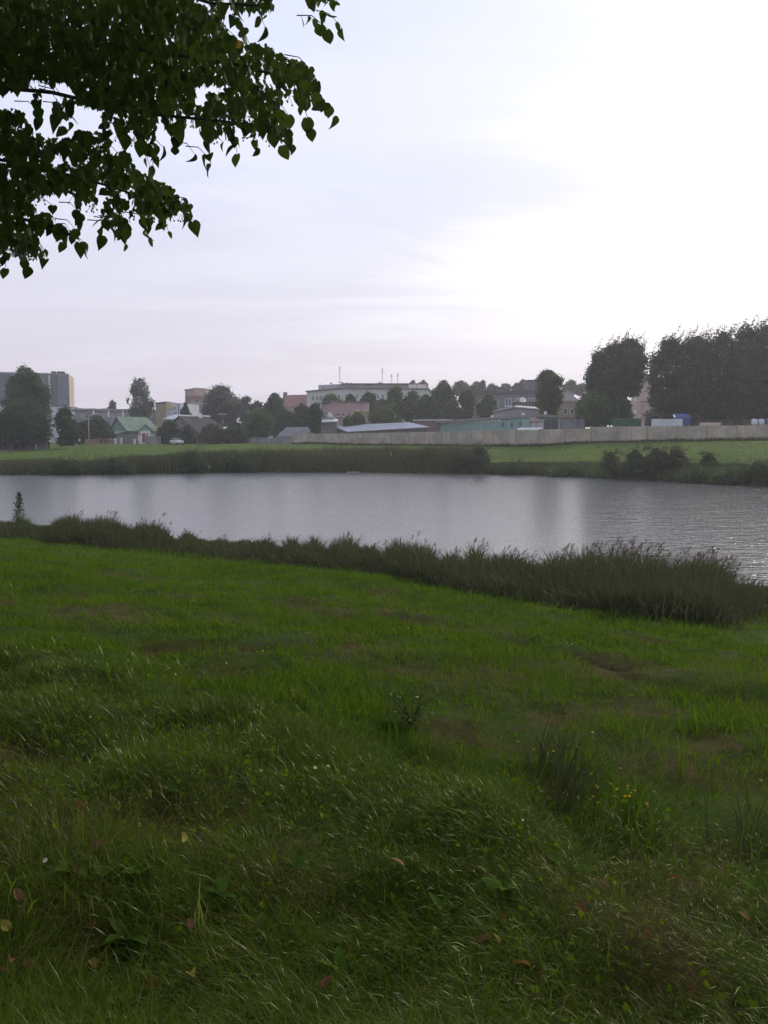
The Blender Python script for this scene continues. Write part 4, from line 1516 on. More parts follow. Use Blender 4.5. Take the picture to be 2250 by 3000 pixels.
fence('yard_fence', 'short grey board fence right of the porch of the green-roofed house', 'fence', [(a, 184) for a in GP_], [1278, 1278, 1277.5, 1278], 0, om, M_CONC, .12, .08, .03)
A, B = xy(361, 187), xy(391, 187)
g_ = gz(*A)
r = Root('yard_gate', 'double sheet metal yard gate in dull teal grey beside the green-roofed house', 'gate', (A[0], A[1], g_))
l = math.dist(A, B)
for k in range(2):
    q = MB()
    wallbox(q, A, B, k * l / 2 + .03, (k + 1) * l / 2 - .03, g_ + .1, zof(1278, 187), 0, .06)
    r.part('gate_leaf', q, mat('gate_teal', (.12, .15, .155), .7, .12, 1))
for px, t_, lab in ((338, 1287, 'leftmost of the short white gate posts by the green-roofed house'), (356, 1286, 'second white gate post from the left, beside the teal gate'), (394, 1289, 'short pale post right of the teal gate'), (410, 1280, 'tall white post behind the walking person')):
    p = at(px, 1300, 186.4)
    g_ = gz(p.x, p.y)
    r = Root('gate_post', lab, 'post', (p.x, p.y, g_), 'white gate posts')
    zt = zof(t_, 186.4)
    r.part('shaft', MB().box(p.x - .2, p.x + .2, p.y - .2, p.y + .2, g_ - .2, zt), mat('limewash', (.55, .53, .50), .8, .12, 2), bevel=.02)
    r.part('cap', MB().prism([(p.x - .26, p.y - .26, zt + .002), (p.x + .26, p.y - .26, zt + .002), (p.x + .26, p.y + .26, zt + .002), (p.x - .26, p.y + .26, zt + .002)], [(p.x - .1, p.y - .1, zt + .14), (p.x + .1, p.y - .1, zt + .14), (p.x + .1, p.y + .1, zt + .14), (p.x - .1, p.y + .1, zt + .14)]), M_WHITE)

# poles
for px, t_, d, lab, arm in ((261, 1224, 182, 'thin pale wooden pole in front of the dark bush at left', 0), (653, 1210, 180, 'weathered grey post with a short crossbar by the dark roof', 1), (525, 1183, 208, 'thin dark pole beside the white half of the ochre block', 0)):
    p = at(px, 1290, d)
    g_ = gz(p.x, p.y)
    r = Root('utility_pole', lab, 'pole', (p.x, p.y, g_), None)
    zt = zof(t_, d)
    r.part('shaft', MB().tube([(p.x, p.y, g_ - .3), (p.x, p.y, zt)], [.14, .09], 10), mat('pole_wood_%d' % px, (.32, .30, .27) if px < 500 else (.13, .12, .115), .9, .2, 3), smooth=True)
    r.part('crossarm', MB().box(p.x - (.5 if not arm else 1.0), p.x + (.5 if not arm else 1.0), p.y - .06, p.y + .06, zt - .35, zt - .2), M_FRAME)
    for s in (-.4, .4):
        r.part('insulator', MB().tube([(p.x + s, p.y, zt - .2), (p.x + s, p.y, zt - .02)], [.05, .035], 8), M_WHITE)

# dirt lane in front of the houses
mp = mat('lane_dirt', (.20, .185, .17), .95, .15, .8, .3, 6)
q = MB()
line = [xy(a, d) for a, d in ((-160, 141), (-60, 143), (20, 146), (70, 149))]
line2 = [xy(a, d) for a, d in ((318, 181), (350, 183), (385, 183.5), (428, 183))]
for ln, wd in ((line, 2.2), (line2, 2.6)):
    for k in range(len(ln) - 1):
        for j in range(6):
            t0, t1 = j / 6, (j + 1) / 6
            a = (ln[k][0] + (ln[k + 1][0] - ln[k][0]) * t0, ln[k][1] + (ln[k + 1][1] - ln[k][1]) * t0)
            b = (ln[k][0] + (ln[k + 1][0] - ln[k][0]) * t1, ln[k][1] + (ln[k + 1][1] - ln[k][1]) * t1)
            z_ = [max(gz(a[0], a[1] - wd / 2), gz(a[0], a[1])) + .05, max(gz(b[0], b[1] - wd / 2), gz(b[0], b[1])) + .05, gz(b[0], b[1] + wd / 2) + .08, gz(a[0], a[1] + wd / 2) + .08]
            q.poly([(a[0], a[1] - wd / 2, z_[0]), (b[0], b[1] - wd / 2, z_[1]), (b[0], b[1] + wd / 2, z_[2]), (a[0], a[1] + wd / 2, z_[3])])
tag(q.build('dirt_lane', mp), kind='structure')

# ------------------------------------------------------------------ vehicles
def car_profile(r, P, yaw, L, W, zs, body_m, win_m, name='body'):
    """lofts a side profile across the car; zs: list of (x, z_low, z_high, half width)"""
    cs, sn = math.cos(yaw), math.sin(yaw)

    def T(x, y, z):
        return (P[0] + x * cs - y * sn, P[1] + x * sn + y * cs, P[2] + z)
    q = MB()
    ring = []
    for (x, zl, zh, hw) in zs:
        i = len(q.v)
        zm = zl + (zh - zl) * .55
        q.v += [T(x, -hw * .92, zl), T(x, -hw, zm), T(x, -hw * .86, zh), T(x, hw * .86, zh), T(x, hw, zm), T(x, hw * .92, zl)]
        ring.append(i)
    for a, b in zip(ring, ring[1:]):
        for j in range(6):
            q.f.append([a + j, a + (j + 1) % 6, b + (j + 1) % 6, b + j])
    q.f.append([ring[0] + j for j in range(6)])
    q.f.append([ring[-1] + j for j in reversed(range(6))])
    return q, T


def make_car(px, d, yaw, label, colr, van=False):
    p = at(px, 1298, d)
    g_ = gz(p.x, p.y)
    r = Root('parked_van' if van else 'parked_car', label, 'van' if van else 'car', (p.x, p.y, g_))
    m_b = mat('car_paint_%d' % px, colr, .3, .05, 1, spec=.6)
    P = (p.x, p.y, g_)
    if van:
        zs = [(-2.6, .5, 2.55, .98), (-2.5, .4, 2.75, 1.0), (1.0, .4, 2.75, 1.0), (1.5, .4, 2.5, .98), (2.2, .4, 1.45, .95), (2.75, .45, 1.2, .9)]
    else:
        zs = [(-2.05, .45, .85, .78), (-1.95, .3, .95, .84), (-.9, .25, .98, .86), (1.0, .25, .95, .86), (1.95, .3, .82, .82), (2.1, .4, .7, .76)]
    q, T = car_profile(r, P, yaw, 4.2, 1.7, zs, m_b, M_GLASS)
    r.part('body', q, m_b, smooth=False)
    if not van:
        q, T = car_profile(r, P, yaw, 0, 0, [(-1.75, .9, .97, .74), (-1.2, .9, 1.4, .64), (.1, .9, 1.43, .64), (.95, .9, .97, .74)], m_b, M_GLASS)
        r.part('cabin_glass', q, M_GLASS)
        q, T = car_profile(r, P, yaw, 0, 0, [(-1.15, 1.40, 1.44, .6), (.06, 1.43, 1.47, .6)], m_b, M_GLASS)
        r.part('roof', q, m_b)
    else:
        q = MB()
        q.prism([T(1.62, -.8, 2.3), T(1.62, .8, 2.3), T(2.16, .82, 1.52), T(2.16, -.82, 1.52)], [T(1.66, -.8, 2.33), T(1.66, .8, 2.33), T(2.2, .82, 1.55), T(2.2, -.82, 1.55)])
        r.part('windscreen', q, M_GLASS)
        for s in (-1, 1):
            q = MB()
            q.prism([T(.6, s * .99, 1.5), T(1.5, s * .97, 1.5), T(1.35, s * .93, 2.2), T(.6, s * .95, 2.2)], [T(.6, s * 1.01, 1.5), T(1.5, s * .99, 1.5), T(1.35, s * .95, 2.2), T(.6, s * .97, 2.2)])
            r.part('side_window', q, M_GLASS)
    L_ = 1.3 if not van else 1.6
    for sx in (-L_, L_):
        for sy in (-1, 1):
            q = MB().tube([T(sx, sy * .62, .31), T(sx, sy * .88, .31)], .32, 14)
            wo = r.part('wheel', q, mat('tyre', (.02, .02, .02), .8))
            q = MB().tube([T(sx, sy * .881, .31), T(sx, sy * .9, .31)], .18, 10)
            r.part('rim', q, M_FRAME, wo)
    for sy in (-.55, .55):
        x0 = 2.02 if not van else 2.68
        zc = .68 if not van else 1.0
        q = MB().prism([T(x0, sy - .17, zc), T(x0, sy + .17, zc), T(x0 + .1, sy + .15, zc), T(x0 + .1, sy - .15, zc)], [T(x0 - .1, sy - .17, zc + .14), T(x0 - .1, sy + .17, zc + .14), T(x0 + .03, sy + .15, zc + .12), T(x0 + .03, sy - .15, zc + .12)])
        r.part('headlight', q, M_WHITE)


make_car(518, 175, R(-52), 'silver car parked in front of the bush by the dark-roofed house', (.40, .41, .44))
make_car(1542, 133, R(168), 'white van whose roof shows over the concrete fence by the turquoise building', (.72, .72, .74), True)

# ------------------------------------------------------------------ people
def make_person(px, d, yaw, label, shirt, trousers, hair, stride, h=1.72):
    p = at(px, 1298, d)
    g_ = gz(p.x, p.y)
    r = Root('person', label, 'person', (p.x, p.y, g_), None)
    k = h / 1.72
    st = stride
    J = {'pel': (0, 0, .95), 'che': (0.02, 0, 1.25), 'nek': (.03, 0, 1.47), 'hed': (.05, 0, 1.60), 'top': (.04, 0, 1.68),
         'shL': (.02, .17, 1.40), 'elL': (-.10 * st - .02, .23, 1.13), 'haL': (-.05 * st + .06, .24, .88), 'fiL': (-.04 * st + .09, .24, .78),
         'shR': (.02, -.17, 1.40), 'elR': (.08 * st, -.23, 1.13), 'haR': (.22 * st, -.22, .92), 'fiR': (.27 * st, -.21, .83),
         'hiL': (0, .1, .90), 'knL': (.20 * st + .02, .1, .50), 'anL': (.20 * st, .1, .09), 'toL': (.20 * st + .19, .11, .04),
         'hiR': (0, -.1, .90), 'knR': (-.06 * st + .02, -.1, .49), 'anR': (-.30 * st, -.1, .11), 'toR': (-.30 * st + .18, -.11, .04)}
    rad = dict(pel=.145, che=.15, nek=.055, hed=.10, top=.075, shL=.075, elL=.048, haL=.038, fiL=.03, shR=.075, elR=.048, haR=.038, fiR=.03,
               hiL=.095, knL=.062, anL=.045, toL=.04, hiR=.095, knR=.062, anR=.045, toR=.04)
    keys = list(J)
    E = [('pel', 'che'), ('che', 'nek'), ('nek', 'hed'), ('hed', 'top'), ('che', 'shL'), ('shL', 'elL'), ('elL', 'haL'), ('haL', 'fiL'), ('che', 'shR'), ('shR', 'elR'), ('elR', 'haR'), ('haR', 'fiR'),
         ('pel', 'hiL'), ('hiL', 'knL'), ('knL', 'anL'), ('anL', 'toL'), ('pel', 'hiR'), ('hiR', 'knR'), ('knR', 'anR'), ('anR', 'toR')]
    me = bpy.data.meshes.new('body_skeleton')
    me.from_pydata([tuple(c * k for c in J[q]) for q in keys], [(keys.index(a), keys.index(b)) for a, b in E], [])
    tmp = bpy.data.objects.new('body_tmp', me)
    COL.objects.link(tmp)
    tmp.modifiers.new('skin', 'SKIN')
    sub = tmp.modifiers.new('sub', 'SUBSURF')
    sub.levels = sub.render_levels = 1
    for i, q in enumerate(keys):
        me.skin_vertices[0].data[i].radius = (rad[q] * k, rad[q] * k)
        me.skin_vertices[0].data[i].use_root = (q == 'pel')
    dg = bpy.context.evaluated_depsgraph_get()
    bm_ = bpy.data.meshes.new_from_object(tmp.evaluated_get(dg))
    bpy.data.objects.remove(tmp)
    skin = mat('skin', (.45, .28, .2), .6)
    ms = [skin, mat('cloth_' + label[:12], shirt, .9, .1, 5), mat('trousers_' + label[:12], trousers, .9, .1, 5), mat('shoes', (.04, .035, .03), .7)]
    for m_ in ms:
        bm_.materials.append(m_)
    for f in bm_.polygons:
        z = f.center.z / k
        y = abs(f.center.y / k)
        f.use_smooth = True
        f.material_index = 3 if z < .1 else 2 if z < .97 and y < .19 else 0 if z > 1.46 or (y > .19 and z < 1.15) else 1
    o = add('body', bm_, r.o)
    o.rotation_euler = (0, 0, yaw)
    hb = MB()
    hb.ball((.02 * k, 0, 1.66 * k), .118 * k, 12, .85)
    o2 = hb.build('hair', mat('hair_%d' % px, hair, .8), r.o, smooth=True)
    o2.rotation_euler = (0, 0, yaw)


make_person(404.5, 177, R(200), 'person in a pale top and dark trousers walking past the teal gate', (.55, .53, .52), (.03, .03, .035), (.03, .025, .02), 1.0, 1.66)
make_person(233, 172, R(-20), 'person in a white shirt standing at the meadow edge beside the brick wall', (.62, .62, .64), (.10, .11, .13), (.06, .045, .03), .35)

# ------------------------------------------------------------------ trees and bushes
M_BARK = mat('bark', (.045, .037, .030), .95, .25, 3, .4, 12)
M_BARKP = mat('pale_bark', (.32, .30, .27), .9, .3, 3, .3, 12)
M_LIME = mat('limewashed_bark', (.50, .49, .46), .9, .15, 3)
LF = {
    'dark': leafy('foliage_dark', (.022, .038, .014), (.062, .094, .034), gloss=.03),
    'mid': leafy('foliage_mid', (.032, .058, .018), (.082, .125, .040), gloss=.03),
    'olive': leafy('foliage_olive', (.045, .070, .020), (.095, .125, .040), gloss=.03),
    'grey': leafy('foliage_grey', (.050, .062, .045), (.105, .120, .085), gloss=.03),
    'brown': leafy('foliage_brown', (.036, .042, .020), (.078, .076, .038), gloss=.03),
    'poplar': leafy('foliage_poplar', (.030, .042, .026), (.078, .094, .056), gloss=.04),
}
ROUND = [(0, .45), (.15, .8), (.4, 1.0), (.65, .9), (.85, .6), (1, .18)]
SHRUB = [(0, .9), (.3, 1.0), (.6, .85), (.85, .55), (1, .15)]
COLUMN = [(0, .50), (.2, .64), (.45, .88), (.68, 1.0), (.85, .84), (.94, .55), (1, .12)]
CONE = [(0, .9), (.3, .8), (.6, .5), (.85, .25), (1, .04)]
POPL = [(0, .6), (.15, .9), (.45, 1.0), (.7, .92), (.85, .70), (.95, .38), (1, .08)]


def tree(name, label, px, ytop, ycb, wpx, d, kind='mid', prof=ROUND, n=2600, leaf=.42, group=None, cat=None, lobes=34, trunk=True, trunk_px=None,
         bark=None, lobe_r=.30, rag=1.0, lean=0.0, spikes=0, droop=False, depth=None, gap=1.0, yb=None):
    c = at(px, 1290, d)
    g_ = gz(c.x, d) if yb is None else zof(yb, d)
    zt, zb_ = zof(ytop, d), max(zof(ycb, d), g_ - .1)
    hw = wpx / 2 / F * d
    dp = depth or hw * .9
    ox = at(trunk_px, 1290, d).x if trunk_px else c.x
    o = thing(name, label, cat or ('bush' if name.endswith('bush') else 'tree'), (ox, d, g_), 0, group)
    H = zt - zb_
    tt = [p[0] for p in prof]
    rr = [p[1] for p in prof]
    # lobes on the envelope
    lt = RNG.random(lobes * 6)
    keep = RNG.random(lobes * 6) < np.interp(lt, tt, rr) + .15
    lt = lt[keep][:lobes]
    lobes = len(lt)
    la = RNG.uniform(0, 2 * np.pi, lobes)
    lr = np.interp(lt, tt, rr) * RNG.uniform(.35, .95, lobes) ** .7
    rad = lobe_r * hw * RNG.uniform(.6, 1.25, lobes) * rag
    k = np.clip(1 - rad / hw * .8, .1, 1)
    L = np.stack([c.x + np.cos(la) * lr * hw * k + lean * lt * H, d + np.sin(la) * lr * dp * k, zb_ + rad * .5 + lt * (H - rad * 1.3)], 1)
    if spikes:
        sx = RNG.uniform(-.8, .8, spikes)
        stp = np.interp(np.abs(sx), [0, .5, 1], [.97, .90, .68])
        S = np.stack([c.x + sx * hw + lean * H * .95, d + RNG.uniform(-.5, .5, spikes) * dp, zb_ + stp * H], 1)
    n = int(n * 1.55)
    leaf = leaf * 1.2
    w_ = rad ** 2
    cnt = np.maximum(6, (n * w_ / w_.sum()).astype(int))
    pts = []
    sz = []
    tn = []
    for i in range(lobes):
        m_ = cnt[i]
        v = RNG.normal(size=(m_, 3))
        v /= np.linalg.norm(v, axis=1)[:, None]
        r_ = RNG.random(m_) ** .45 * rad[i]
        stretch = np.array([1.05, 1.0, .8]) if not droop else np.array([.75, .75, 1.5])
        p = L[i] + v * r_[:, None] * stretch
        if droop:
            p[:, 2] -= np.abs(RNG.normal(0, rad[i] * .5, m_))
        pts.append(p)
        sz.append(leaf * RNG.uniform(.6, 1.3, m_))
        tn.append(np.clip(RNG.normal(.45, .2, m_) + RNG.normal(0, .2), 0, 1))
    # leaves that close the crown between the lobes
    nf = int(n * .42)
    ft = RNG.random(nf * 3)
    ft = ft[RNG.random(nf * 3) < np.interp(ft, tt, rr) + .1][:nf]
    nf = len(ft)
    fa = RNG.uniform(0, 2 * np.pi, nf)
    bump_ = .78 + .34 * (vnoise(fa * 1.6 + px, ft * 5 + ytop, 3) - .3)
    fr_ = np.interp(ft, tt, rr) * RNG.random(nf) ** .5 * bump_ * gap * .92
    pts.append(np.stack([c.x + np.cos(fa) * fr_ * hw + lean * ft * H, d + np.sin(fa) * fr_ * dp, zb_ + ft * H * .95], 1))
    sz.append(leaf * RNG.uniform(.7, 1.35, nf))
    tn.append(np.clip(RNG.normal(.38, .2, nf), 0, 1))
    # loose twigs that roughen the outline
    ne = int(n * .16)
    i = RNG.integers(0, lobes, ne)
    v = RNG.normal(size=(ne, 3))
    v[:, 2] = np.abs(v[:, 2]) * .8 + .1
    v /= np.linalg.norm(v, axis=1)[:, None]
    pts.append(L[i] + v * (rad[i] * RNG.uniform(.95, 1.45, ne))[:, None])
    sz.append(leaf * RNG.uniform(.5, .9, ne))
    tn.append(RNG.uniform(.3, .9, ne))
    if spikes:
        for q in S:
            m_ = 26
            t_ = RNG.random(m_)
            lg = hw * RNG.uniform(.22, .5)
            pts.append(q + np.stack([t_ * lg * RNG.uniform(.25, .75) + RNG.normal(0, .14, m_), RNG.normal(0, .2, m_), t_ * lg], 1))
            sz.append(leaf * RNG.uniform(.45, .9, m_) * (1 - .5 * t_))
            tn.append(RNG.uniform(.3, .8, m_))
    pts = np.concatenate(pts)
    sz = np.concatenate(sz)
    tn = np.concatenate(tn)
    low = pts[:, 2] > g_ + .05
    pts, sz, tn = pts[low], sz[low], tn[low]
    co_, fc_, ct_, ti_ = cards(pts - np.array([ox, d, g_]), sz, tn, .78, droop=droop)
    add('crown', mesh_np('crown', co_, fc_, ct_, LF[kind], ti_), o)
    if trunk:
        q = MB()
        r0 = max(.07, H * .018)
        fork = max(.8, (zb_ - g_) + H * .22)
        q.tube([(0, 0, -.3), (.02, 0, fork * .5), (c.x - ox, 0, fork), (c.x - ox + lean * H * .5, 0, (zb_ - g_) + H * .75)], [r0 * 1.25, r0, r0 * .85, r0 * .2], 8)
        order = np.argsort(-rad)[:6]
        for j in order:
            e = L[j] - np.array([ox, d, g_])
            s0 = Vector((c.x - ox, 0, fork * RNG.uniform(.9, 1.25)))
            mid = s0.lerp(Vector(e), .5) + Vector((0, 0, .12 * H))
            q.tube([s0, mid, tuple(e)], [r0 * .5, r0 * .3, r0 * .1], 6)
        to = q.build('trunk', bark or M_BARK, o, smooth=True)
        if bark is M_LIME:
            to.data.materials.clear()
            to.data.materials.append(M_LIME)
            to.data.materials.append(M_BARK)
            for f in to.data.polygons:
                f.material_index = 0 if f.center.z < .75 * fork else 1
    return o


GF = 'trees behind the far meadow'
# left edge
tree('linden_tree', 'tallest dense dark green tree at the left, rounded crown before the panel block', 84, 1070, 1250, 158, 168, 'dark', ROUND, 6000, .42, GF, lobes=60)
tree('maple_tree', 'broad low dark tree with limewashed trunk under the tallest left tree', 70, 1165, 1300, 195, 153, 'dark', SHRUB, 5200, .42, GF, lobes=50, trunk_px=105, bark=M_LIME, depth=5.5)
tree('maple_tree', 'dark tree cut off by the left edge of the picture, beside the grey fence', -50, 1180, 1300, 130, 152, 'dark', SHRUB, 2600, .42, GF, trunk_px=45)
tree('plum_tree', 'slim ragged dark tree with white painted stems right of the broad low tree', 196, 1188, 1304, 78, 154, 'dark', [(0, .6), (.3, .8), (.6, 1), (.8, .6), (1, .1)], 1800, .42, GF, lobes=24, trunk_px=208, bark=M_LIME, rag=1.25)
tree('lilac_bush', 'wide dark rounded bush behind the pinkish brick wall', 283, 1213, 1296, 118, 192, 'dark', SHRUB, 2600, .45, GF)
tree('lilac_bush', 'dark bush between the slim tree and the brick wall', 240, 1236, 1298, 60, 190, 'dark', SHRUB, 1200, .45, GF)
tree('birch_tree', 'tall birch with drooping twigs behind the green roof', 416, 1102, 1228, 92, 216, 'grey', [(0, .7), (.25, .95), (.5, 1), (.75, .8), (.92, .5), (1, .2)], 2600, .34, GF, lobes=54, lobe_r=.22, droop=True, gap=.62, bark=M_BARKP)
tree('birch_tree', 'tiny distant rounded tree above the long grey building', 331, 1169, 1215, 30, 300, 'grey', ROUND, 520, .5, GF, lobes=14)
tree('hazel_bush', 'dark bush hiding the right end of the green-roofed house', 496, 1232, 1298, 80, 186, 'dark', SHRUB, 2000, .42, GF)
tree('hazel_bush', 'small dark bush before the gable of the dark-roofed house', 550, 1243, 1298, 42, 183, 'dark', SHRUB, 1000, .42, GF)
tree('spruce_tree', 'small dark spiky tree left of the brick tower foot', 546, 1178, 1226, 44, 214, 'dark', CONE, 900, .42, GF, lobes=20)
tree('willow_tree', 'broad grey-green willow right of the brick tower', 650, 1124, 1250, 150, 214, 'grey', ROUND, 4600, .45, GF, lobes=56, rag=.95)
tree('willow_tree', 'pale greyish willow crown behind the right flank of the broad willow', 722, 1158, 1250, 60, 222, 'grey', ROUND, 1200, .45, GF)
tree('elder_bush', 'brownish-green bush in front of the dark-roofed house', 618, 1240, 1298, 92, 176, 'brown', SHRUB, 2000, .40, GF)
tree('elder_bush', 'dark green bush behind the old grey fence, below the willow', 690, 1235, 1298, 100, 177, 'dark', SHRUB, 2200, .40, GF)
tree('walnut_tree', 'lighter green tree with hanging foliage behind the old grey fence', 758, 1200, 1284, 115, 184, 'mid', ROUND, 2800, .42, GF, droop=True)
tree('apple_tree', 'dark green tree behind the roof of the slate shed', 835, 1195, 1285, 110, 192, 'dark', SHRUB, 2600, .45, GF)
tree('oak_tree', 'dark ragged tree with an open top left of the red-roofed building', 806, 1146, 1255, 95, 214, 'dark', [(0, .8), (.3, 1), (.6, .75), (.85, .5), (1, .2)], 2600, .45, GF, lobes=40, rag=.9)
tree('oak_tree', 'dark tree stepping down left of the ragged open-topped tree', 755, 1172, 1255, 70, 212, 'dark', ROUND, 1400, .45, GF)
tree('apple_tree', 'dark green tree under the red-roofed building', 885, 1178, 1270, 70, 195, 'dark', ROUND, 1700, .45, GF)
tree('thuja_tree', 'dense dark green tree covering the left end of the pink building', 925, 1178, 1282, 50, 174, 'dark', COLUMN, 1700, .38, GF)
tree('plum_tree', 'rounded tree in front of the left facade of the white institute', 972, 1152, 1200, 66, 222, 'mid', ROUND, 1200, .45, GF)
tree('plum_tree', 'small rounded tree between the lower windows of the institute', 1027, 1153, 1192, 38, 216, 'dark', ROUND, 650, .42, GF)
tree('plum_tree', 'dark tree right of the small rounded one, touching the pink building', 1081, 1144, 1215, 60, 207, 'dark', ROUND, 1500, .42, GF)
tree('maple_tree', 'round-topped tree reaching the pale lit panels of the institute', 1160, 1130, 1240, 82, 203, 'mid', ROUND, 2300, .45, GF)
tree('maple_tree', 'dark tree left of the round-topped one, behind the light green shrubs', 1118, 1165, 1245, 64, 198, 'dark', ROUND, 1500, .45, GF)
tree('maple_tree', 'tree with a pointed top right of the round-topped tree', 1209, 1143, 1248, 72, 201, 'dark', ROUND, 1800, .45, GF)
tree('maple_tree', 'dark tree in the middle behind the brown shed', 1250, 1150, 1250, 80, 198, 'dark', SHRUB, 2000, .45, GF)
tree('ash_tree', 'tallest of the middle trees, its crown above the roof line beyond the institute', 1298, 1108, 1248, 98, 204, 'mid', ROUND, 3400, .45, GF, lobes=50)
tree('ash_tree', 'dark slender tree right of the tallest middle tree', 1368, 1136, 1245, 56, 198, 'dark', COLUMN, 1700, .42, GF)
tree('ash_tree', 'low dark tree filling in below the tallest middle tree', 1325, 1170, 1248, 80, 194, 'dark', SHRUB, 1700, .45, GF)
tree('cherry_tree', 'round dark tree in front of the grey building windows', 1428, 1154, 1236, 76, 192, 'dark', ROUND, 2000, .42, GF)
tree('willow_bush', 'light olive green bush below the yellow fascia of the pink building', 1048, 1207, 1256, 62, 180, 'olive', SHRUB, 1400, .40, GF)
tree('willow_bush', 'wide light olive bush above the metal shed roof', 1125, 1189, 1256, 105, 184, 'olive', SHRUB, 2400, .40, GF, spikes=12)
tree('willow_bush', 'low olive bush right of the small cottage', 1020, 1218, 1258, 40, 178, 'olive', SHRUB, 800, .40, GF)
# distant line
for px, yt, w_, lab in ((1112, 1119, 40, 'small far treetop right of the middle mast'), (1208, 1114, 34, 'far treetop behind the pale lit panels'), (1240, 1111, 36, 'far rounded treetop at the right end of the institute roof'),
                        (1350, 1113, 64, 'far tree just right of the tallest middle tree'), (1393, 1116, 50, 'far low treetop above the dark slender tree'), (1412, 1112, 30, 'far pointed treetop left of the row above the grey building'),
                        (1440, 1124, 50, 'leftmost low crown of the row above the grey building'), (1478, 1123, 50, 'second low crown of the row above the grey building'), (1513, 1122, 44, 'third low crown of the row, left of the stair tower'),
                        (1528, 1111, 26, 'thin far treetop beside the stair tower'), (1668, 1113, 60, 'reddish far treetop right of the clipped tree'), (1700, 1122, 60, 'far tree by the left flank of the first poplar')):
    tree('distant_tree', lab, px, yt, 1160, w_, 300, 'grey' if px < 1600 else 'brown', ROUND, 750, .6, 'far treetops along the skyline', lobes=16, trunk=True)
# right
tree('hornbeam_tree', 'clipped egg-shaped tree with a smooth dense crown standing alone before the grey building', 1606, 1076, 1245, 100, 150, 'mid', COLUMN, 6200, .26, 'trees at right behind the fence', lobes=90, lobe_r=.24, yb=1258)
GP = 'poplars at the right'
tree('poplar_tree', 'left half of the detached poplar clump, sloping down to the left', 1768, 1004, 1200, 142, 140, 'poplar', POPL, 5200, .36, GP, lobes=60, spikes=10, lean=.05)
tree('poplar_tree', 'tall right half of the detached poplar clump, beside the pink house gap', 1830, 984, 1160, 134, 141, 'poplar', POPL, 5000, .36, GP, lobes=56, spikes=12, lean=.01)
tree('maple_bush', 'dark green undergrowth at the foot of the detached poplars', 1742, 1140, 1250, 118, 137, 'mid', SHRUB, 3000, .36, GP)
tree('maple_bush', 'green bush between the poplar foot and the pink house', 1815, 1150, 1246, 84, 138, 'mid', SHRUB, 1900, .36, GP)
for px, yt, w_, lab in ((1950, 984, 142, 'first poplar right of the gap with the pink house'), (2024, 972, 145, 'second poplar right of the gap'), (2098, 964, 150, 'third poplar right of the gap'),
                        (2170, 946, 150, 'fourth poplar right of the gap'), (2240, 930, 150, 'fifth poplar right of the gap, at the picture edge'), (2315, 915, 150, 'poplar just outside the right edge')):
    tree('poplar_tree', lab, px, yt, 1212, w_, 136 - (px - 1900) * .012, 'poplar', POPL, 4600, .36, GP, lobes=60, spikes=16, lean=.03)
tree('maple_bush', 'low hanging greenery under the first poplars right of the pink house', 1985, 1150, 1236, 120, 140, 'poplar', SHRUB, 1700, .36, GP)
tree('maple_bush', 'greenery hanging low under the third and fourth poplars', 2110, 1140, 1228, 150, 141, 'poplar', SHRUB, 1900, .36, GP)
tree('maple_bush', 'greenery hanging low at the right edge under the poplars', 2225, 1140, 1228, 130, 141, 'poplar', SHRUB, 1700, .36, GP)

for px, w_, lab in ((1955, 170, 'dark thicket behind the blue booth under the poplars'), (2090, 170, 'dark thicket behind the plank stack under the poplars'), (2230, 180, 'dark thicket behind the barrels under the poplars'), (2330, 120, 'dark thicket just beyond the right edge')):
    tree('thicket_bush', lab, px, 1186, 1250, w_, 158, 'poplar', SHRUB, 2200, .45, 'thickets behind the poplars', lobes=36)
tree('maple_tree', 'dim tree behind the grey-blue container, right of the tan house', 1712, 1150, 1250, 66, 178, 'dark', ROUND, 1500, .42, 'trees at right behind the fence')
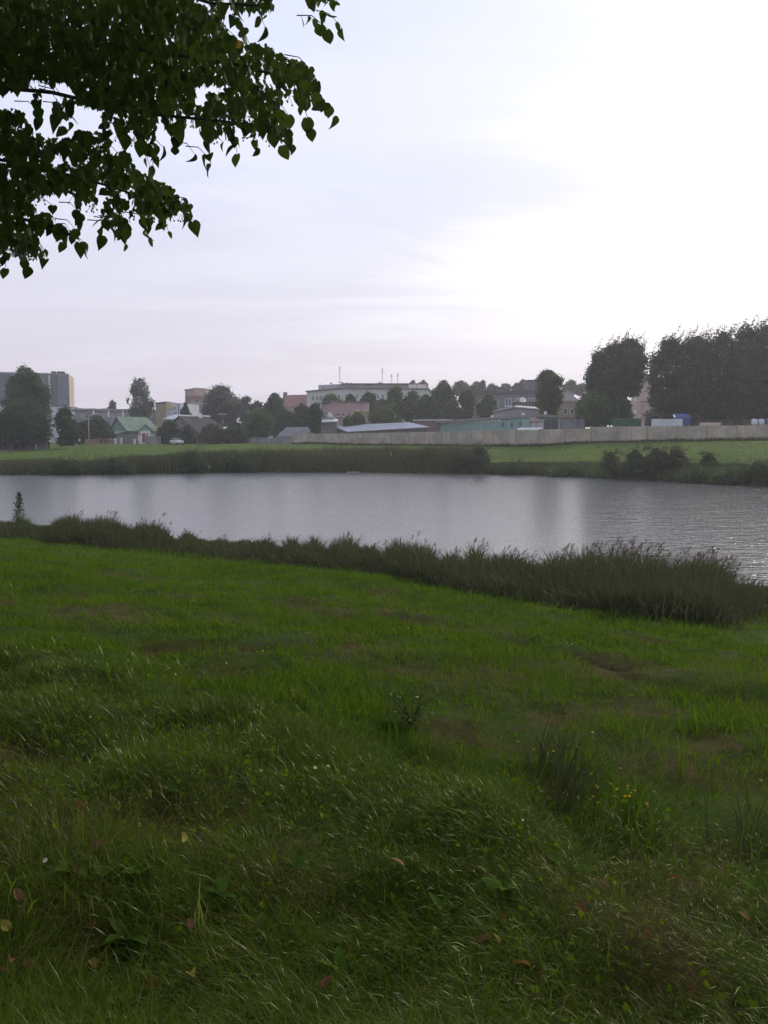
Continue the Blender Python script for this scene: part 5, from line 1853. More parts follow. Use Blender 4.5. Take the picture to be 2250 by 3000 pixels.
# bushes on the far bank
GB = 'bushes on the far bank'
for px, yt, yb_, w_, d, kd, lab in ((1790, 1316, 1378, 56, 92, 'brown', 'brownish upright bush on the far bank left of the large bank bush'), (1862, 1308, 1384, 92, 91, 'dark', 'large dark bush on the far bank below the white hoarding'),
                                    (1925, 1304, 1372, 72, 93, 'brown', 'reddish-brown bush joined to the right of the large bank bush'), (1983, 1308, 1368, 58, 93, 'brown', 'brownish bush at the right end of the far bank clump'),
                                    (2075, 1322, 1362, 34, 91, 'dark', 'small dark bush alone on the far bank slope at right'), (2232, 1348, 1400, 66, 83, 'dark', 'dark bush on the far bank at the right edge'),
                                    (1402, 1298, 1376, 60, 109, 'dark', 'dark tall bush ending the long reed belt on the far bank'), (1345, 1312, 1374, 80, 110, 'brown', 'brownish bush left of the dark one ending the reed belt'),
                                    (190, 1342, 1392, 120, 104, 'dark', 'low dark bush on the far bank at left'), (330, 1335, 1392, 110, 104, 'dark', 'low dark bush on the far bank before the green-roofed house'),
                                    (560, 1312, 1388, 90, 105, 'dark', 'dark bush on the far bank below the dark-roofed house'), (700, 1322, 1388, 110, 106, 'dark', 'dark bush on the far bank below the old grey fence'),
                                    (1500, 1350, 1392, 80, 99, 'dark', 'low dark bush on the far waterline right of the reed belt'), (1650, 1358, 1400, 110, 95, 'dark', 'low wide dark bush on the far waterline in the middle right'),
                                    (2050, 1365, 1412, 110, 85, 'dark', 'low dark bush on the far waterline at right'), (2150, 1368, 1416, 100, 83, 'mid', 'greener low bush on the far waterline near the right edge'),
                                    (1760, 1362, 1402, 90, 91, 'mid', 'green low bush on the far waterline below the brownish upright bush')):
    d = hit(px, yb_).y
    tree('bank_bush', lab, px, yt + 6, yb_ + 6, w_ * 1.45, d, kd, [(0, 1.0), (.3, .9), (.55, .6), (.8, .4), (1, .15)], 1700, .22, GB, 'bush', lobes=22, trunk=True, rag=1.1, depth=2.2, gap=.75, spikes=10)

# ------------------------------------------------------------------ reeds
M_REED = leafy('reed_leaf', (.025, .031, .013), (.072, .082, .033), (.17, .13, .07), trans=.35, gloss=.012)
M_PLUME = leafy('reed_plume', (.060, .042, .036), (.150, .108, .088), trans=.5, gloss=0)
M_FREED = leafy('far_reed', (.032, .042, .016), (.085, .092, .036), (.15, .12, .06), trans=.25, gloss=.02)

belt_px = [(-200, 1560), (0, 1575), (300, 1600), (500, 1618), (800, 1645), (1100, 1680), (1300, 1722), (1500, 1752), (1800, 1795), (2060, 1830), (2140, 1822), (2195, 1790), (2250, 1764), (2350, 1752), (2500, 1752)]
belt = [hit(a, b) for a, b in belt_px]
BX = np.array([p.x for p in belt])
BY = np.array([p.y for p in belt])
ytop_px = np.array([-300, 0, 120, 230, 300, 400, 520, 650, 800, 1000, 1200, 1500, 1650, 1900, 2100, 2170, 2230, 2300, 2600])
ytop_v = np.array([1520, 1520, 1524, 1530, 1512, 1522, 1545, 1556, 1572, 1586, 1596, 1612, 1605, 1622, 1640, 1668, 1730, 1760, 1790])


def reed_sites(n):
    """points in the belt between the mown slope and the water"""
    x = RNG.uniform(-26, 17, n * 2)
    t = RNG.random(n * 2) ** .9
    y0 = np.interp(x, BX, BY)
    y1 = np.interp(x, NX, NY) + .9
    ok = y1 - y0 > .4
    x, t, y0, y1 = x[ok][:n], t[ok][:n], y0[ok][:n], y1[ok][:n]
    y0 = y0 + (vnoise(x * .9, x * 0, 41) - .5) * .8
    y = y0 + t * (y1 - y0)
    z = ground_z(x, y)
    px = 1125 + F * x / y
    yt = np.interp(px, ytop_px, ytop_v) + (vnoise(px / 34, px * 0, 47) - .45) * 46 + (vnoise(px / 110, px * 0, 50) - .5) * 30
    ztop = EYE.z + y * np.tan(np.arctan((1500 - yt) / F) - PITCH)
    h = ztop - np.maximum(z, 0)
    return x, y, np.maximum(z, -.15), t, h, px


x, y, z, t, h, px = reed_sites(50000)
h = h * np.interp(px, [2110, 2190], [1, .28])
front = np.clip(.32 + 2.2 * t, .3, 1)
clump = .80 + .42 * fbm(x * .7, y * .7, 44)
hh = np.clip(h, .2, 2.4) * front * clump * RNG.uniform(.32, 1.14, len(x))
hh = np.minimum(hh, np.maximum(h, .2) * 1.12)
tilt = np.abs(RNG.normal(.14, .17, len(x)))
phi = RNG.uniform(0, 2 * np.pi, len(x))
bend = np.abs(RNG.normal(.5, .45, len(x)))
lenb = hh / np.clip(np.cos(tilt + bend * .35), .45, 1)
tint = np.clip(RNG.normal(.40, .2, len(x)) + (fbm(x * .5, y * .5, 46) - .5) * .7, 0, 1)
rm = blades_mesh('near_reed_bed', np.stack([x, y, z - .03], 1), lenb, RNG.uniform(.014, .036, len(x)), phi, bend, tilt, M_REED, tint, 4)
tag(add('near_reed_bed', rm), kind='stuff')
# low weeds that round off the front of the belt
x, y, z, t, h, px = reed_sites(26000)
h = h * np.interp(px, [2080, 2180], [1, .25])
y = np.interp(x, BX, BY) + RNG.normal(.35, .55, len(x))
z = ground_z(x, y)
n = len(x)
wm = blades_mesh('bank_weeds', np.stack([x, y, z - .03], 1), np.clip(h, .15, 1.25) * RNG.uniform(.35, .85, n) * np.clip(.35 + fbm(x * 1.1, x * 0, 48), .5, 1.2), RNG.uniform(.014, .04, n), RNG.uniform(0, 6.28, n), np.abs(RNG.normal(.9, .5, n)), np.abs(RNG.normal(.25, .2, n)), M_REED,
                 np.clip(RNG.normal(.35, .22, n) + (vnoise(x * .8, x * 0, 49) - .5) * .5, 0, .9), 4)
tag(add('bank_weeds', wm), kind='stuff')

# single reeds standing out against the water
def reed_proto(seed):
    rg = np.random.default_rng(seed)
    H = 1.0
    bendx = rg.uniform(.06, .16)
    n = 7
    P = []
    Hh = []
    ph = []
    for k in range(n):
        t_ = .12 + .72 * k / n
        P.append((bendx * t_ ** 2, 0, t_))
        Hh.append(rg.uniform(.20, .30))
        ph.append(rg.choice([0, np.pi]) + rg.normal(0, .7))
    stem_pts = [(bendx * t_ ** 2, 0, t_) for t_ in (0, .35, .7, 1.0)]
    q = MB().tube(stem_pts, [.0055, .005, .004, .003], 4)
    me1 = q.mesh('reed_stem', M_REED)
    blm = blades_mesh('reed_leaves', np.array(P), np.array(Hh), np.full(n, .026), np.array(ph), rg.uniform(.5, 1.2, n), rg.uniform(.3, .7, n), M_REED, np.full(n, .45), 4)
    bm = bmesh.new()
    bm.from_mesh(me1)
    bm.from_mesh(blm)
    me = bpy.data.meshes.new('reed')
    bm.to_mesh(me)
    bm.free()
    ta = me.attributes.get('tint')
    if ta:
        me.attributes.remove(ta)
    ta = me.attributes.new('tint', 'FLOAT', 'POINT')
    ta.data.foreach_set('value', np.full(len(me.vertices), .42, np.float32))
    me.materials.append(M_REED)
    # drooping one-sided plume
    m_ = 40
    tt_ = rg.random(m_)
    P2 = np.stack([bendx + .02 + tt_ * .09 + rg.normal(0, .018, m_), rg.normal(0, .018, m_), .95 + tt_ * .15], 1)
    pm = blades_mesh('plume', P2, rg.uniform(.07, .14, m_) * (1.1 - .5 * tt_), np.full(m_, .0075), rg.normal(0, .8, m_), rg.uniform(.5, 1.3, m_), rg.uniform(.2, .8, m_), M_PLUME, rg.random(m_), 4)
    return me, pm


protos = [reed_proto(300 + k) for k in range(6)]
x, y, z, t, h, px = reed_sites(2400)
kk = 0
for i in range(len(x)):
    if kk >= 290:
        break
    tall = np.interp(px[i], [0, 200, 260, 420, 600, 1300, 1450, 2180, 2230], [.1, .25, .7, .6, .35, .6, 1.6, 1.8, 0])
    if px[i] < -40 or px[i] > 2262 or RNG.random() > tall * .5 or t[i] < .35 or h[i] < .35:
        continue
    hz_ = min(h[i] * RNG.uniform(.82, 1.12) + RNG.uniform(0, .12), 2.4)
    me, pm = protos[kk % 6]
    o = add('reed', me, None, (x[i], y[i], z[i] - .02))
    o.rotation_euler = (RNG.normal(0, .08), RNG.normal(.10, .12), RNG.normal(0, .8))
    o.scale = (max(.8, hz_ * .9), max(.8, hz_ * .9), hz_)
    tag(o, 'tall reed with a feathery brown plume rising from the near bank against the water', 'reed', 'reeds on the near bank')
    add('plume', pm, o)
    kk += 1

# leafy sapling above the reeds at the far left
p = hit(40, 1572)
px_, Y_ = 55, p.y + 1.2
b0 = at(px_, 1560, Y_)
g_ = gz(b0.x, Y_)
zt = zof(1442, Y_)
o = thing('willow_sapling', 'tall thin leafy sapling sticking up above the reeds at the left edge', 'sapling', (b0.x, Y_, g_))
q = MB().tube([(0, 0, -.1), (.03, 0, (zt - g_) * .6), (.10, 0, zt - g_)], [.016, .011, .004], 6)
for k in range(9):
    t_ = .25 + .07 * k
    s = (-1) ** k
    q.tube([(.05 * t_, 0, (zt - g_) * t_), (.05 * t_ + s * .14, .05 * s, (zt - g_) * t_ + .22)], [.006, .002], 4)
q.build('stem', M_BARK, o)
nl = 480
t_ = RNG.uniform(.12, 1, nl)
P = np.stack([.08 * t_ + RNG.normal(0, .15, nl) * (1.25 - t_), RNG.normal(0, .15, nl) * (1.25 - t_), t_ * (zt - g_)], 1)
co_, fc_, ct_, ti_ = cards(P, RNG.uniform(.07, .14, nl), RNG.uniform(.2, .7, nl), .5)
add('foliage', mesh_np('foliage', co_, fc_, ct_, LF['mid'], ti_), o)

# far bank reeds
fx_px = np.array([-200, 0, 150, 240, 320, 420, 540, 600, 700, 900, 1400, 1424, 1434, 1600, 1750, 1850, 2030, 2250, 2400])
fx_v = np.array([1340, 1342, 1338, 1346, 1338, 1326, 1318, 1320, 1312, 1306, 1300, 1302, 1352, 1364, 1362, 1366, 1372, 1366, 1366])
n = 52000
u = RNG.uniform(-120, 2380, n)
sft = RNG.random(n) ** .8
yf0 = np.interp((u - 1125) / F * 102, FX, FY)
for _ in range(14):
    yf0 = np.interp((u - 1125) / F * yf0, FX, FY)
depthb = np.interp(u, [1425, 1436], [12.5, 5.5])
y = yf0 - .7 + sft * depthb
x = (u - 1125) / F * y * 1.0
z = np.maximum(ground_z(x, y), -.1)
yt = np.interp(u, fx_px, fx_v)
ztop = EYE.z + y * np.tan(np.arctan((1500 - yt) / F) - PITCH)
cl = fbm(x * .16, y * .2, 52) * .8 + fbm(x * .6, y * .6, 55) * .4
h = np.clip(ztop - z, .15, 2.3) * np.clip(.15 + cl * 1.2, .3, 1.15) * RNG.uniform(.45, 1.12, n)
h = np.where(ztop - z < .1, RNG.uniform(.1, .35, n), h)
tint = np.clip(RNG.normal(.35, .2, n) + (fbm(x * .12, y * .2, 57) - .5) * 1.0, 0, 1)
rm = blades_mesh('far_reed_bed', np.stack([x, y, z - .05], 1), h, RNG.uniform(.07, .16, n), RNG.uniform(0, 6.28, n), np.abs(RNG.normal(.45, .4, n)), np.abs(RNG.normal(.12, .14, n)), M_FREED, tint, 3)
tag(add('far_reed_bed', rm), kind='stuff')
# tussocks scattered over the far meadow and weeds along the fence foot
n = 9000
k = RNG.integers(0, len(FP) - 1, n)
tk = RNG.random(n)
A_ = np.array([xy(a, d) for a, d in zip(FP, FD)])
q_ = A_[k] * (1 - tk)[:, None] + A_[k + 1] * tk[:, None]
x = q_[:, 0] + RNG.normal(0, .1, n)
y = q_[:, 1] - .15 - np.abs(RNG.normal(0, .45, n))
h = RNG.uniform(.15, .6, n) * (.5 + fbm(x * .5, y * .5, 61))
rm = blades_mesh('fence_weeds', np.stack([x, y, ground_z(x, y) - .03], 1), h, RNG.uniform(.05, .12, n), RNG.uniform(0, 6.28, n), np.abs(RNG.normal(.5, .4, n)), np.abs(RNG.normal(.15, .1, n)), M_FREED, np.clip(RNG.normal(.4, .25, n), 0, 1), 3)
tag(add('fence_weeds', rm), kind='stuff')
n = 24000
u = RNG.uniform(-150, 2400, n)
y = 84 + RNG.random(n) ** 1.1 * 80
x = (u - 1125) / F * y
_, _, sf = base_z(x, y)
ok = (sf < 900) & (sf > 5) & (RNG.random(n) < fbm(x * .25, y * .12, 63) * 1.2 * np.interp(sf, [5, 14, 40], [1, .6, .25])) & (y < np.interp(x, A_[:, 0], A_[:, 1], left=175, right=106) - .5)
x, y = x[ok], y[ok]
n = len(x)
rm = blades_mesh('far_meadow_grass', np.stack([x, y, ground_z(x, y) - .03], 1), RNG.uniform(.08, .34, n), RNG.uniform(.05, .13, n), RNG.uniform(0, 6.28, n), np.abs(RNG.normal(.5, .4, n)), np.abs(RNG.normal(.2, .1, n)),
                 leafy('meadow_blade', (.035, .066, .010), (.070, .100, .020), (.13, .10, .045), trans=.3, gloss=.0), np.clip(RNG.normal(.45, .2, n), 0, .84), 3)
tag(add('far_meadow_grass', rm), kind='stuff')
# floating stick by the far reeds
p = on_level(1035, 1384, .02)
o = tag(MB().tube([(-.9, 0, .02), (0, .05, .05), (.9, .02, .02)], [.05, .06, .03], 6).build('floating_branch', mat('bleached_wood', (.42, .40, .37), .8)), 'pale stick floating on the water before the far reeds', 'branch')
o.location = p
# egret-like white bird speck in the reeds is a plain stake in the photograph
p = hit(1146, 1350)
r = Root('marker_stake', 'short white stake standing in the far reeds below the beige fence', 'stake', (p.x, p.y, gz(p.x, p.y)))
r.part('shaft', MB().tube([(p.x, p.y, gz(p.x, p.y) - .2), (p.x, p.y, zof(1324, p.y))], [.06, .05], 8), M_WHITE)

# ------------------------------------------------------------------ near grass
M_GRASS = leafy('grass_blade', (.022, .046, .0025), (.087, .134, .006), (.170, .135, .055), trans=.48, gloss=.020, grough=.3)
M_MOWN = leafy('mown_grass', (.032, .071, .003), (.085, .138, .006), (.135, .098, .035), trans=.44, gloss=.005, grough=.3)


def radial(n, r0, r1, p, half=.58):
    """ground points round the camera, density falling with distance"""
    u_ = RNG.random(n)
    r_ = (r0 ** p + u_ * (r1 ** p - r0 ** p)) ** (1 / p)
    a_ = RNG.uniform(-half, half, n)
    return r_ * np.sin(a_), r_ * np.cos(a_), r_


# long lax grass: tussocks whose blades arch outwards, leaning with the wind
cx_, cy_, cr_ = radial(6800, 1.3, 13.0, .95)
lz = long_zone(cx_, cy_)
bare = bare_shade(cx_, cy_)
ok = (RNG.random(len(cx_)) < lz * np.clip(.02 + fbm(cx_ * 1.1, cy_ * 1.1, 70) * 1.6, 0, 1)) & (RNG.random(len(cx_)) > bare * 1.1)
cx_, cy_, cr_ = cx_[ok], cy_[ok], cr_[ok]
nc = len(cx_)
csz = np.clip(RNG.lognormal(0, .45, nc), .4, 2.3) * (.55 + .9 * fbm(cx_ * .7, cy_ * .7, 73))
nbl = np.maximum(8, (70 * csz * np.clip(3.2 / cr_, .45, 1.5) ** .6).astype(int))
ci = np.repeat(np.arange(nc), nbl)
n = len(ci)
off = RNG.normal(0, 1, (n, 2)) * (.055 * csz[ci])[:, None]
x, y = cx_[ci] + off[:, 0], cy_[ci] + off[:, 1]
r_ = cr_[ci]
H = .125 * csz[ci] ** .75 * RNG.uniform(.45, 1.35, n)
wind_ = 2 * np.pi * (fbm(cx_ * .4, cy_ * .4, 75, 2) * 1.2 - .2)
vx_ = off[:, 0] / .055 + 1.3 * np.cos(wind_[ci]) + RNG.normal(0, 1.1, n)
vy_ = off[:, 1] / .055 + 1.3 * np.sin(wind_[ci]) + RNG.normal(0, 1.1, n)
comb = np.arctan2(vy_, vx_)
bend = np.abs(RNG.normal(1.75, .6, n))
tilt = np.clip(.15 + .16 * np.hypot(off[:, 0], off[:, 1]) / .055 + RNG.normal(0, .15, n), 0, 1.1)
ctint = np.clip(RNG.normal(.42, .22, nc) + (fbm(cx_ * .8, cy_ * .8, 77) - .5) * .9, 0, .8)
tint = np.clip(ctint[ci] + RNG.normal(0, .13, n), 0, .84)
dryc = RNG.uniform(0, .13, nc) + .5 * bare_shade(cx_, cy_) + .5 * np.clip(vnoise(cx_ * 1.1, cy_ * 1.1, 79) - .66, 0, 1)
tint = np.where(RNG.random(n) < dryc[ci], RNG.uniform(.88, 1, n), tint)
wid = RNG.uniform(.0018, .0040, n) * np.clip(r_ / 3.6, .8, 2.6)
gm = blades_mesh('long_grass', np.stack([x, y, ground_z(x, y) - .01], 1), H, wid, comb, bend, tilt, M_GRASS, tint, 4)
tag(add('long_grass', gm), kind='stuff')
# mown turf, and the short sward underneath the long grass
x, y, r_ = radial(210000, 1.35, 36.0, .72)
lz = long_zone(x, y)
bare = bare_shade(x, y)
ok = (y < np.interp(x, BX, BY) + .6) & (RNG.random(len(x)) > lz * .80) & (RNG.random(len(x)) > bare * .95) & (RNG.random(len(x)) < .30 + 1.5 * fbm(x * 1.1, y * 1.1, 81) ** 1.3)
x, y, r_ = x[ok], y[ok], r_[ok]
n = len(x)
tuft = fbm(x * 1.6, y * 1.6, 83)
H = (.035 + .17 * np.clip(tuft * 2.0 - .55, 0, 1)) * RNG.uniform(.6, 1.4, n) * np.clip(.75 + r_ * .012, .75, 1.15)
wid = RNG.uniform(.0022, .0045, n) * np.clip(r_ / 4.0, .8, 5)
comb = 2 * np.pi * fbm(x * .5, y * .5, 85, 2) * 1.4 + RNG.normal(0, 1.0, n)
tint = np.clip(RNG.normal(.42, .18, n) + (fbm(x * .45, y * .45, 87) - .5) * 1.1 + (vnoise(x * 2.1, y * 2.1, 88) - .5) * .35, 0, .85)
tint = np.where(RNG.random(n) < .04 + .75 * bare_shade(x, y) + .2 * np.clip(fbm(x * .5, y * .5, 89) - .6, 0, 1), RNG.uniform(.9, 1, n), tint)
gm = blades_mesh('short_grass', np.stack([x, y, ground_z(x, y) - .008], 1), H, wid, comb, np.abs(RNG.normal(.8, .45, n)), np.clip(np.abs(RNG.normal(.3, .25, n)), 0, 1), M_MOWN, tint, 3)
tag(add('short_grass', gm), kind='stuff')
# low tufts that roughen the mown slope
cx_, cy_, cr_ = radial(11000, 2.0, 34.0, .95)
ok = (cy_ < np.interp(cx_, BX, BY) + .3) & (RNG.random(len(cx_)) > long_zone(cx_, cy_)) & (RNG.random(len(cx_)) > bare_shade(cx_, cy_) * 2.4) & (RNG.random(len(cx_)) < .1 + 1.5 * np.clip(fbm(cx_ * .8, cy_ * .8, 101) - .2, 0, 1))
cx_, cy_, cr_ = cx_[ok], cy_[ok], cr_[ok]
nc = len(cx_)
csz = np.clip(RNG.lognormal(0, .5, nc), .4, 2.6)
ci = np.repeat(np.arange(nc), np.clip((16 * csz).astype(int), 6, 34))
n = len(ci)
off = RNG.normal(0, 1, (n, 2)) * (.06 * csz[ci] * np.clip(cr_[ci] / 9, .8, 2.2))[:, None]
x, y = cx_[ci] + off[:, 0], cy_[ci] + off[:, 1]
comb = np.arctan2(off[:, 1], off[:, 0]) + RNG.normal(0, .9, n)
ctint = np.clip(RNG.normal(.34, .26, nc), 0, .8)
tint = np.clip(ctint[ci] + RNG.normal(0, .1, n), 0, .84)
tint = np.where(RNG.random(n) < (RNG.random(nc) < .10)[ci] * .7, RNG.uniform(.9, 1, n), tint)
gm = blades_mesh('slope_tufts', np.stack([x, y, ground_z(x, y) - .01], 1), .12 * csz[ci] ** .6 * RNG.uniform(.5, 1.3, n), RNG.uniform(.004, .008, n) * np.clip(cr_[ci] / 4.5, .8, 5), comb, np.abs(RNG.normal(.9, .4, n)), np.clip(np.abs(RNG.normal(.35, .2, n)), 0, 1), M_MOWN, tint, 3)
tag(add('slope_tufts', gm), kind='stuff')
# straw thatch lying flat in the worn places
x, y, r_ = radial(110000, 1.35, 24.0, .8)
ok = RNG.random(len(x)) < .22 * long_zone(x, y) + .9 * bare_shade(x, y) * (bare_shade(x, y) < .8)
x, y, r_ = x[ok], y[ok], r_[ok]
n = len(x)
gm = blades_mesh('dry_thatch', np.stack([x, y, ground_z(x, y) + RNG.uniform(.005, .04, n)], 1), RNG.uniform(.06, .16, n), RNG.uniform(.002, .004, n) * np.clip(r_ / 3.6, .8, 4), RNG.uniform(0, 6.28, n), RNG.normal(.1, .2, n), RNG.uniform(1.2, 1.5, n),
                 leafy('thatch', (.040, .029, .013), (.100, .074, .034), trans=.2, gloss=.0), RNG.random(n), 4)
tag(add('dry_thatch', gm), kind='stuff')
# clover-like small leaves low in the sward
x, y, r_ = radial(42000, 1.35, 14.0, .8)
ok = RNG.random(len(x)) < np.clip(fbm(x * 1.2, y * 1.2, 91) * 2.6 - 1.15, 0, 1) * (1 - bare_shade(x, y))
x, y = x[ok], y[ok]
n = len(x)
co_, fc_, ct_, ti_ = cards(np.stack([x, y, ground_z(x, y) + RNG.uniform(.01, .09, n)], 1), RNG.uniform(.015, .038, n), np.clip(RNG.normal(.5, .25, n), 0, .84), .8)
tag(add('ground_cover', mesh_np('ground_cover', co_, fc_, ct_, M_GRASS, ti_)), kind='stuff')


# single plants in the near grass
def clump(label, px, py, name, cat, n, H, spread, wd, m_, tintr=(.2, .6), bend=(.3, .9), up=.25, az=None):
    p = hit(px, py)
    o = thing(name, label, cat, p)
    a_ = RNG.uniform(0, 6.28, n) if az is None else RNG.normal(az, .8, n)
    P = np.stack([RNG.normal(0, spread, n), RNG.normal(0, spread, n), np.full(n, -.02)], 1)
    me = blades_mesh('blades', P, H * RNG.uniform(.55, 1.1, n), RNG.uniform(.7, 1.2, n) * wd, a_, RNG.uniform(*bend, n), np.abs(RNG.normal(up, .15, n)), m_, RNG.uniform(*tintr, n), 5)
    add('blades', me, o)['kind'] = 'stuff'
    return o


clump('tall dark upright tuft of broad grass blades left of the yellow flowers', 1668, 2370, 'grass_tuft', 'grass tuft', 46, .48, .07, .012, M_REED, (.05, .4), (.3, .8), .2, .2)
clump('second dark grass tuft behind and left of the tall tuft', 1608, 2240, 'grass_tuft', 'grass tuft', 34, .34, .07, .010, M_REED, (.05, .4))
clump('thin pale green stalks standing in the short grass at right', 2010, 2290, 'weed_stalk', 'weed', 12, .36, .05, .008, M_MOWN, (.6, .84), (.05, .25), .06)
clump('bright green grass tuft at the left edge near the bottom', 45, 2590, 'grass_tuft', 'grass tuft', 60, .20, .09, .005, M_GRASS, (.5, .8), (.7, 1.4))
clump('dark rushy tuft at the right edge near the brown patch', 2225, 2490, 'grass_tuft', 'grass tuft', 50, .34, .1, .010, M_REED, (.05, .45))
clump('straw-coloured seed stalk standing in the lower left grass', 590, 2740, 'seed_stalk', 'weed', 5, .24, .02, .007, M_GRASS, (.92, 1), (.1, .3), .1)

M_BROAD = leafy('broad_leaf', (.040, .085, .012), (.085, .155, .022), (.2, .16, .03), trans=.45, gloss=.012)


def leaf_mesh(name, L, W, curl, fold, m_, tint_, heart=False, jag=0.0):
    """a leaf with a folded midrib lying along +Y from its stalk"""
    if heart:
        prof = [(0.0, .18), (.06, .62), (.22, .98), (.42, 1.0), (.62, .76), (.80, .42), (.92, .14), (1.0, 0)]
    else:
        prof = [(0.0, .06), (.15, .45), (.35, .9), (.55, 1.0), (.75, .75), (.92, .3), (1.0, 0)]
    v = []
    f = []
    for t_, w_ in prof:
        z_ = -curl * L * t_ * t_
        hw = w_ * W / 2 * (1 + jag * random.uniform(-1, 1))
        yb = t_ * L - (.10 * L if heart and t_ < .1 else 0)
        v += [(-hw, yb, z_ + fold * hw), (0, t_ * L, z_), (hw, yb, z_ + fold * hw)]
    for k in range(len(prof) - 1):
        a = 3 * k
        f += [(a, a + 1, a + 4, a + 3), (a + 1, a + 2, a + 5, a + 4)]
    me = bpy.data.meshes.new(name)
    me.from_pydata(v, [], f)
    ta = me.attributes.new('tint', 'FLOAT', 'POINT')
    ta.data.foreach_set('value', np.full(len(v), tint_, np.float32))
    for p_ in me.polygons:
        p_.use_smooth = True
    me.materials.append(m_)
    return me


weed_leaf = [leaf_mesh('weed_leaf', .13, .06, .35, .35, M_BROAD, .2 + .25 * k, False, .1) for k in range(3)]
for px, py, n_, s_, lab in ((1148, 2130, 6, .8, 'bright broad-leaved weed in the long grass right of the middle'), (1655, 2568, 5, .8, 'yellow-green broad-leaved weed below the dark grass tuft'), (505, 2335, 4, .6, 'small bright weed in the left of the long grass'),
                            (998, 2872, 3, .8, 'single bright upright leaf near the bottom middle'), (368, 2770, 6, .9, 'broad-leaved plant in a dark hollow at lower left'), (208, 2572, 6, .9, 'leafy weed beside the yellow fallen leaf at left'),
                            (2205, 2585, 8, .9, 'bushy leafy weed by the right edge'), (2240, 2640, 6, .8, 'low weed at the right edge below the bushy one'), (300, 2590, 7, .8, 'grey-green thistle-like weed at lower left'), (420, 2575, 8, .7, 'low spreading weed left of the bottom middle'),
                            (1130, 2880, 4, .7, 'small weed near the bottom centre'), (1480, 2620, 6, .7, 'weed rosette under the flowers'), (1300, 2700, 6, .7, 'low weed rosette in the lower middle'), (870, 2560, 5, .6, 'small weed in the middle of the long grass'),
                            (640, 2640, 6, .7, 'weed rosette left of the pale seed stalk'), (150, 2960, 4, .7, 'upright yellow-green weed leaf in the bottom left corner')):
    p = hit(px, py)
    o = thing('broadleaf_weed', lab, 'weed', p)
    for k in range(n_):
        l = add('leaf', weed_leaf[k % 3], o, (0, 0, .02))
        l.rotation_euler = (RNG.uniform(.35, 1.15), RNG.normal(0, .25), 6.283 * k / n_ + RNG.normal(0, .4))
        l.scale = (s_ * RNG.uniform(.7, 1.1),) * 3
# bushy dark weed
p = hit(1205, 2130)
o = thing('leafy_weed', 'dark branching leafy weed in the middle of the slope above the long grass', 'weed', p)
q = MB()
Pl = []
for k in range(16):
    a_ = RNG.uniform(0, 6.28)
    l = RNG.uniform(.14, .34)
    e = Vector((math.cos(a_) * RNG.uniform(.1, .34), math.sin(a_) * .28, l))
    q.tube([(0, 0, 0), e * .5 + Vector((0, 0, .06)), e], [.003, .0025, .0015], 4)
    for j in range(22):
        t_ = RNG.uniform(.3, 1)
        Pl.append(e * t_ + Vector(RNG.normal(0, .025, 3)))
q.build('stems', M_MOWN, o)
Pl = np.array([tuple(v) for v in Pl])
co_, fc_, ct_, ti_ = cards(Pl, RNG.uniform(.02, .045, len(Pl)), RNG.uniform(.05, .5, len(Pl)), .5)
add('foliage', mesh_np('foliage', co_, fc_, ct_, LF['olive'], ti_), o)

# yellow flowers
M_PETAL = leafy('yellow_petal', (.42, .23, .01), (.60, .36, .02), trans=.35, gloss=0, objvar=.1)
q = MB()
for k in range(6):
    a_ = k * math.pi / 3
    c_, s_ = math.cos(a_), math.sin(a_)
    q.poly([(0, 0, 0), (c_ * .010 - s_ * .006, s_ * .010 + c_ * .006, .004), (c_ * .018, s_ * .018, .003), (c_ * .010 + s_ * .006, s_ * .010 - c_ * .006, .004)])
fl_me = q.mesh('flower_head', M_PETAL)
ta = fl_me.attributes.new('tint', 'FLOAT', 'POINT')
ta.data.foreach_set('value', np.full(len(fl_me.vertices), .5, np.float32))
st_me = MB().tube([(0, 0, -.16), (.01, 0, -.08), (0, 0, 0)], [.0016, .0014, .001], 4).mesh('flower_stem', M_MOWN)
for a_, b_ in ((815, 910), (780, 1020), (945, 885), (1010, 940), (1120, 910), (1150, 985), (1085, 1020), (1135, 1015), (765, 770), (1050, 715), (840, 1080), (200, 515), (1190, 960), (830, 930), (1095, 1015), (400, 535), (55, 440), (1300, 1095), (1060, 1160)):
    px, py = 1500 + a_ / 3.318, 2100 + b_ / 3.318
    p = hit(px, py + 12)
    o = add('yellow_flower', st_me, None, (p.x, p.y, p.z + .16))
    tag(o, 'small yellow flower on a thin stalk in the grass beside the dark tuft', 'flower', 'yellow flowers in the grass')
    h_ = add('flower_head', fl_me, o)
    h_.rotation_euler = (RNG.normal(.3, .35), RNG.normal(0, .35), RNG.uniform(0, 6))
    h_.scale = (.5,) * 3

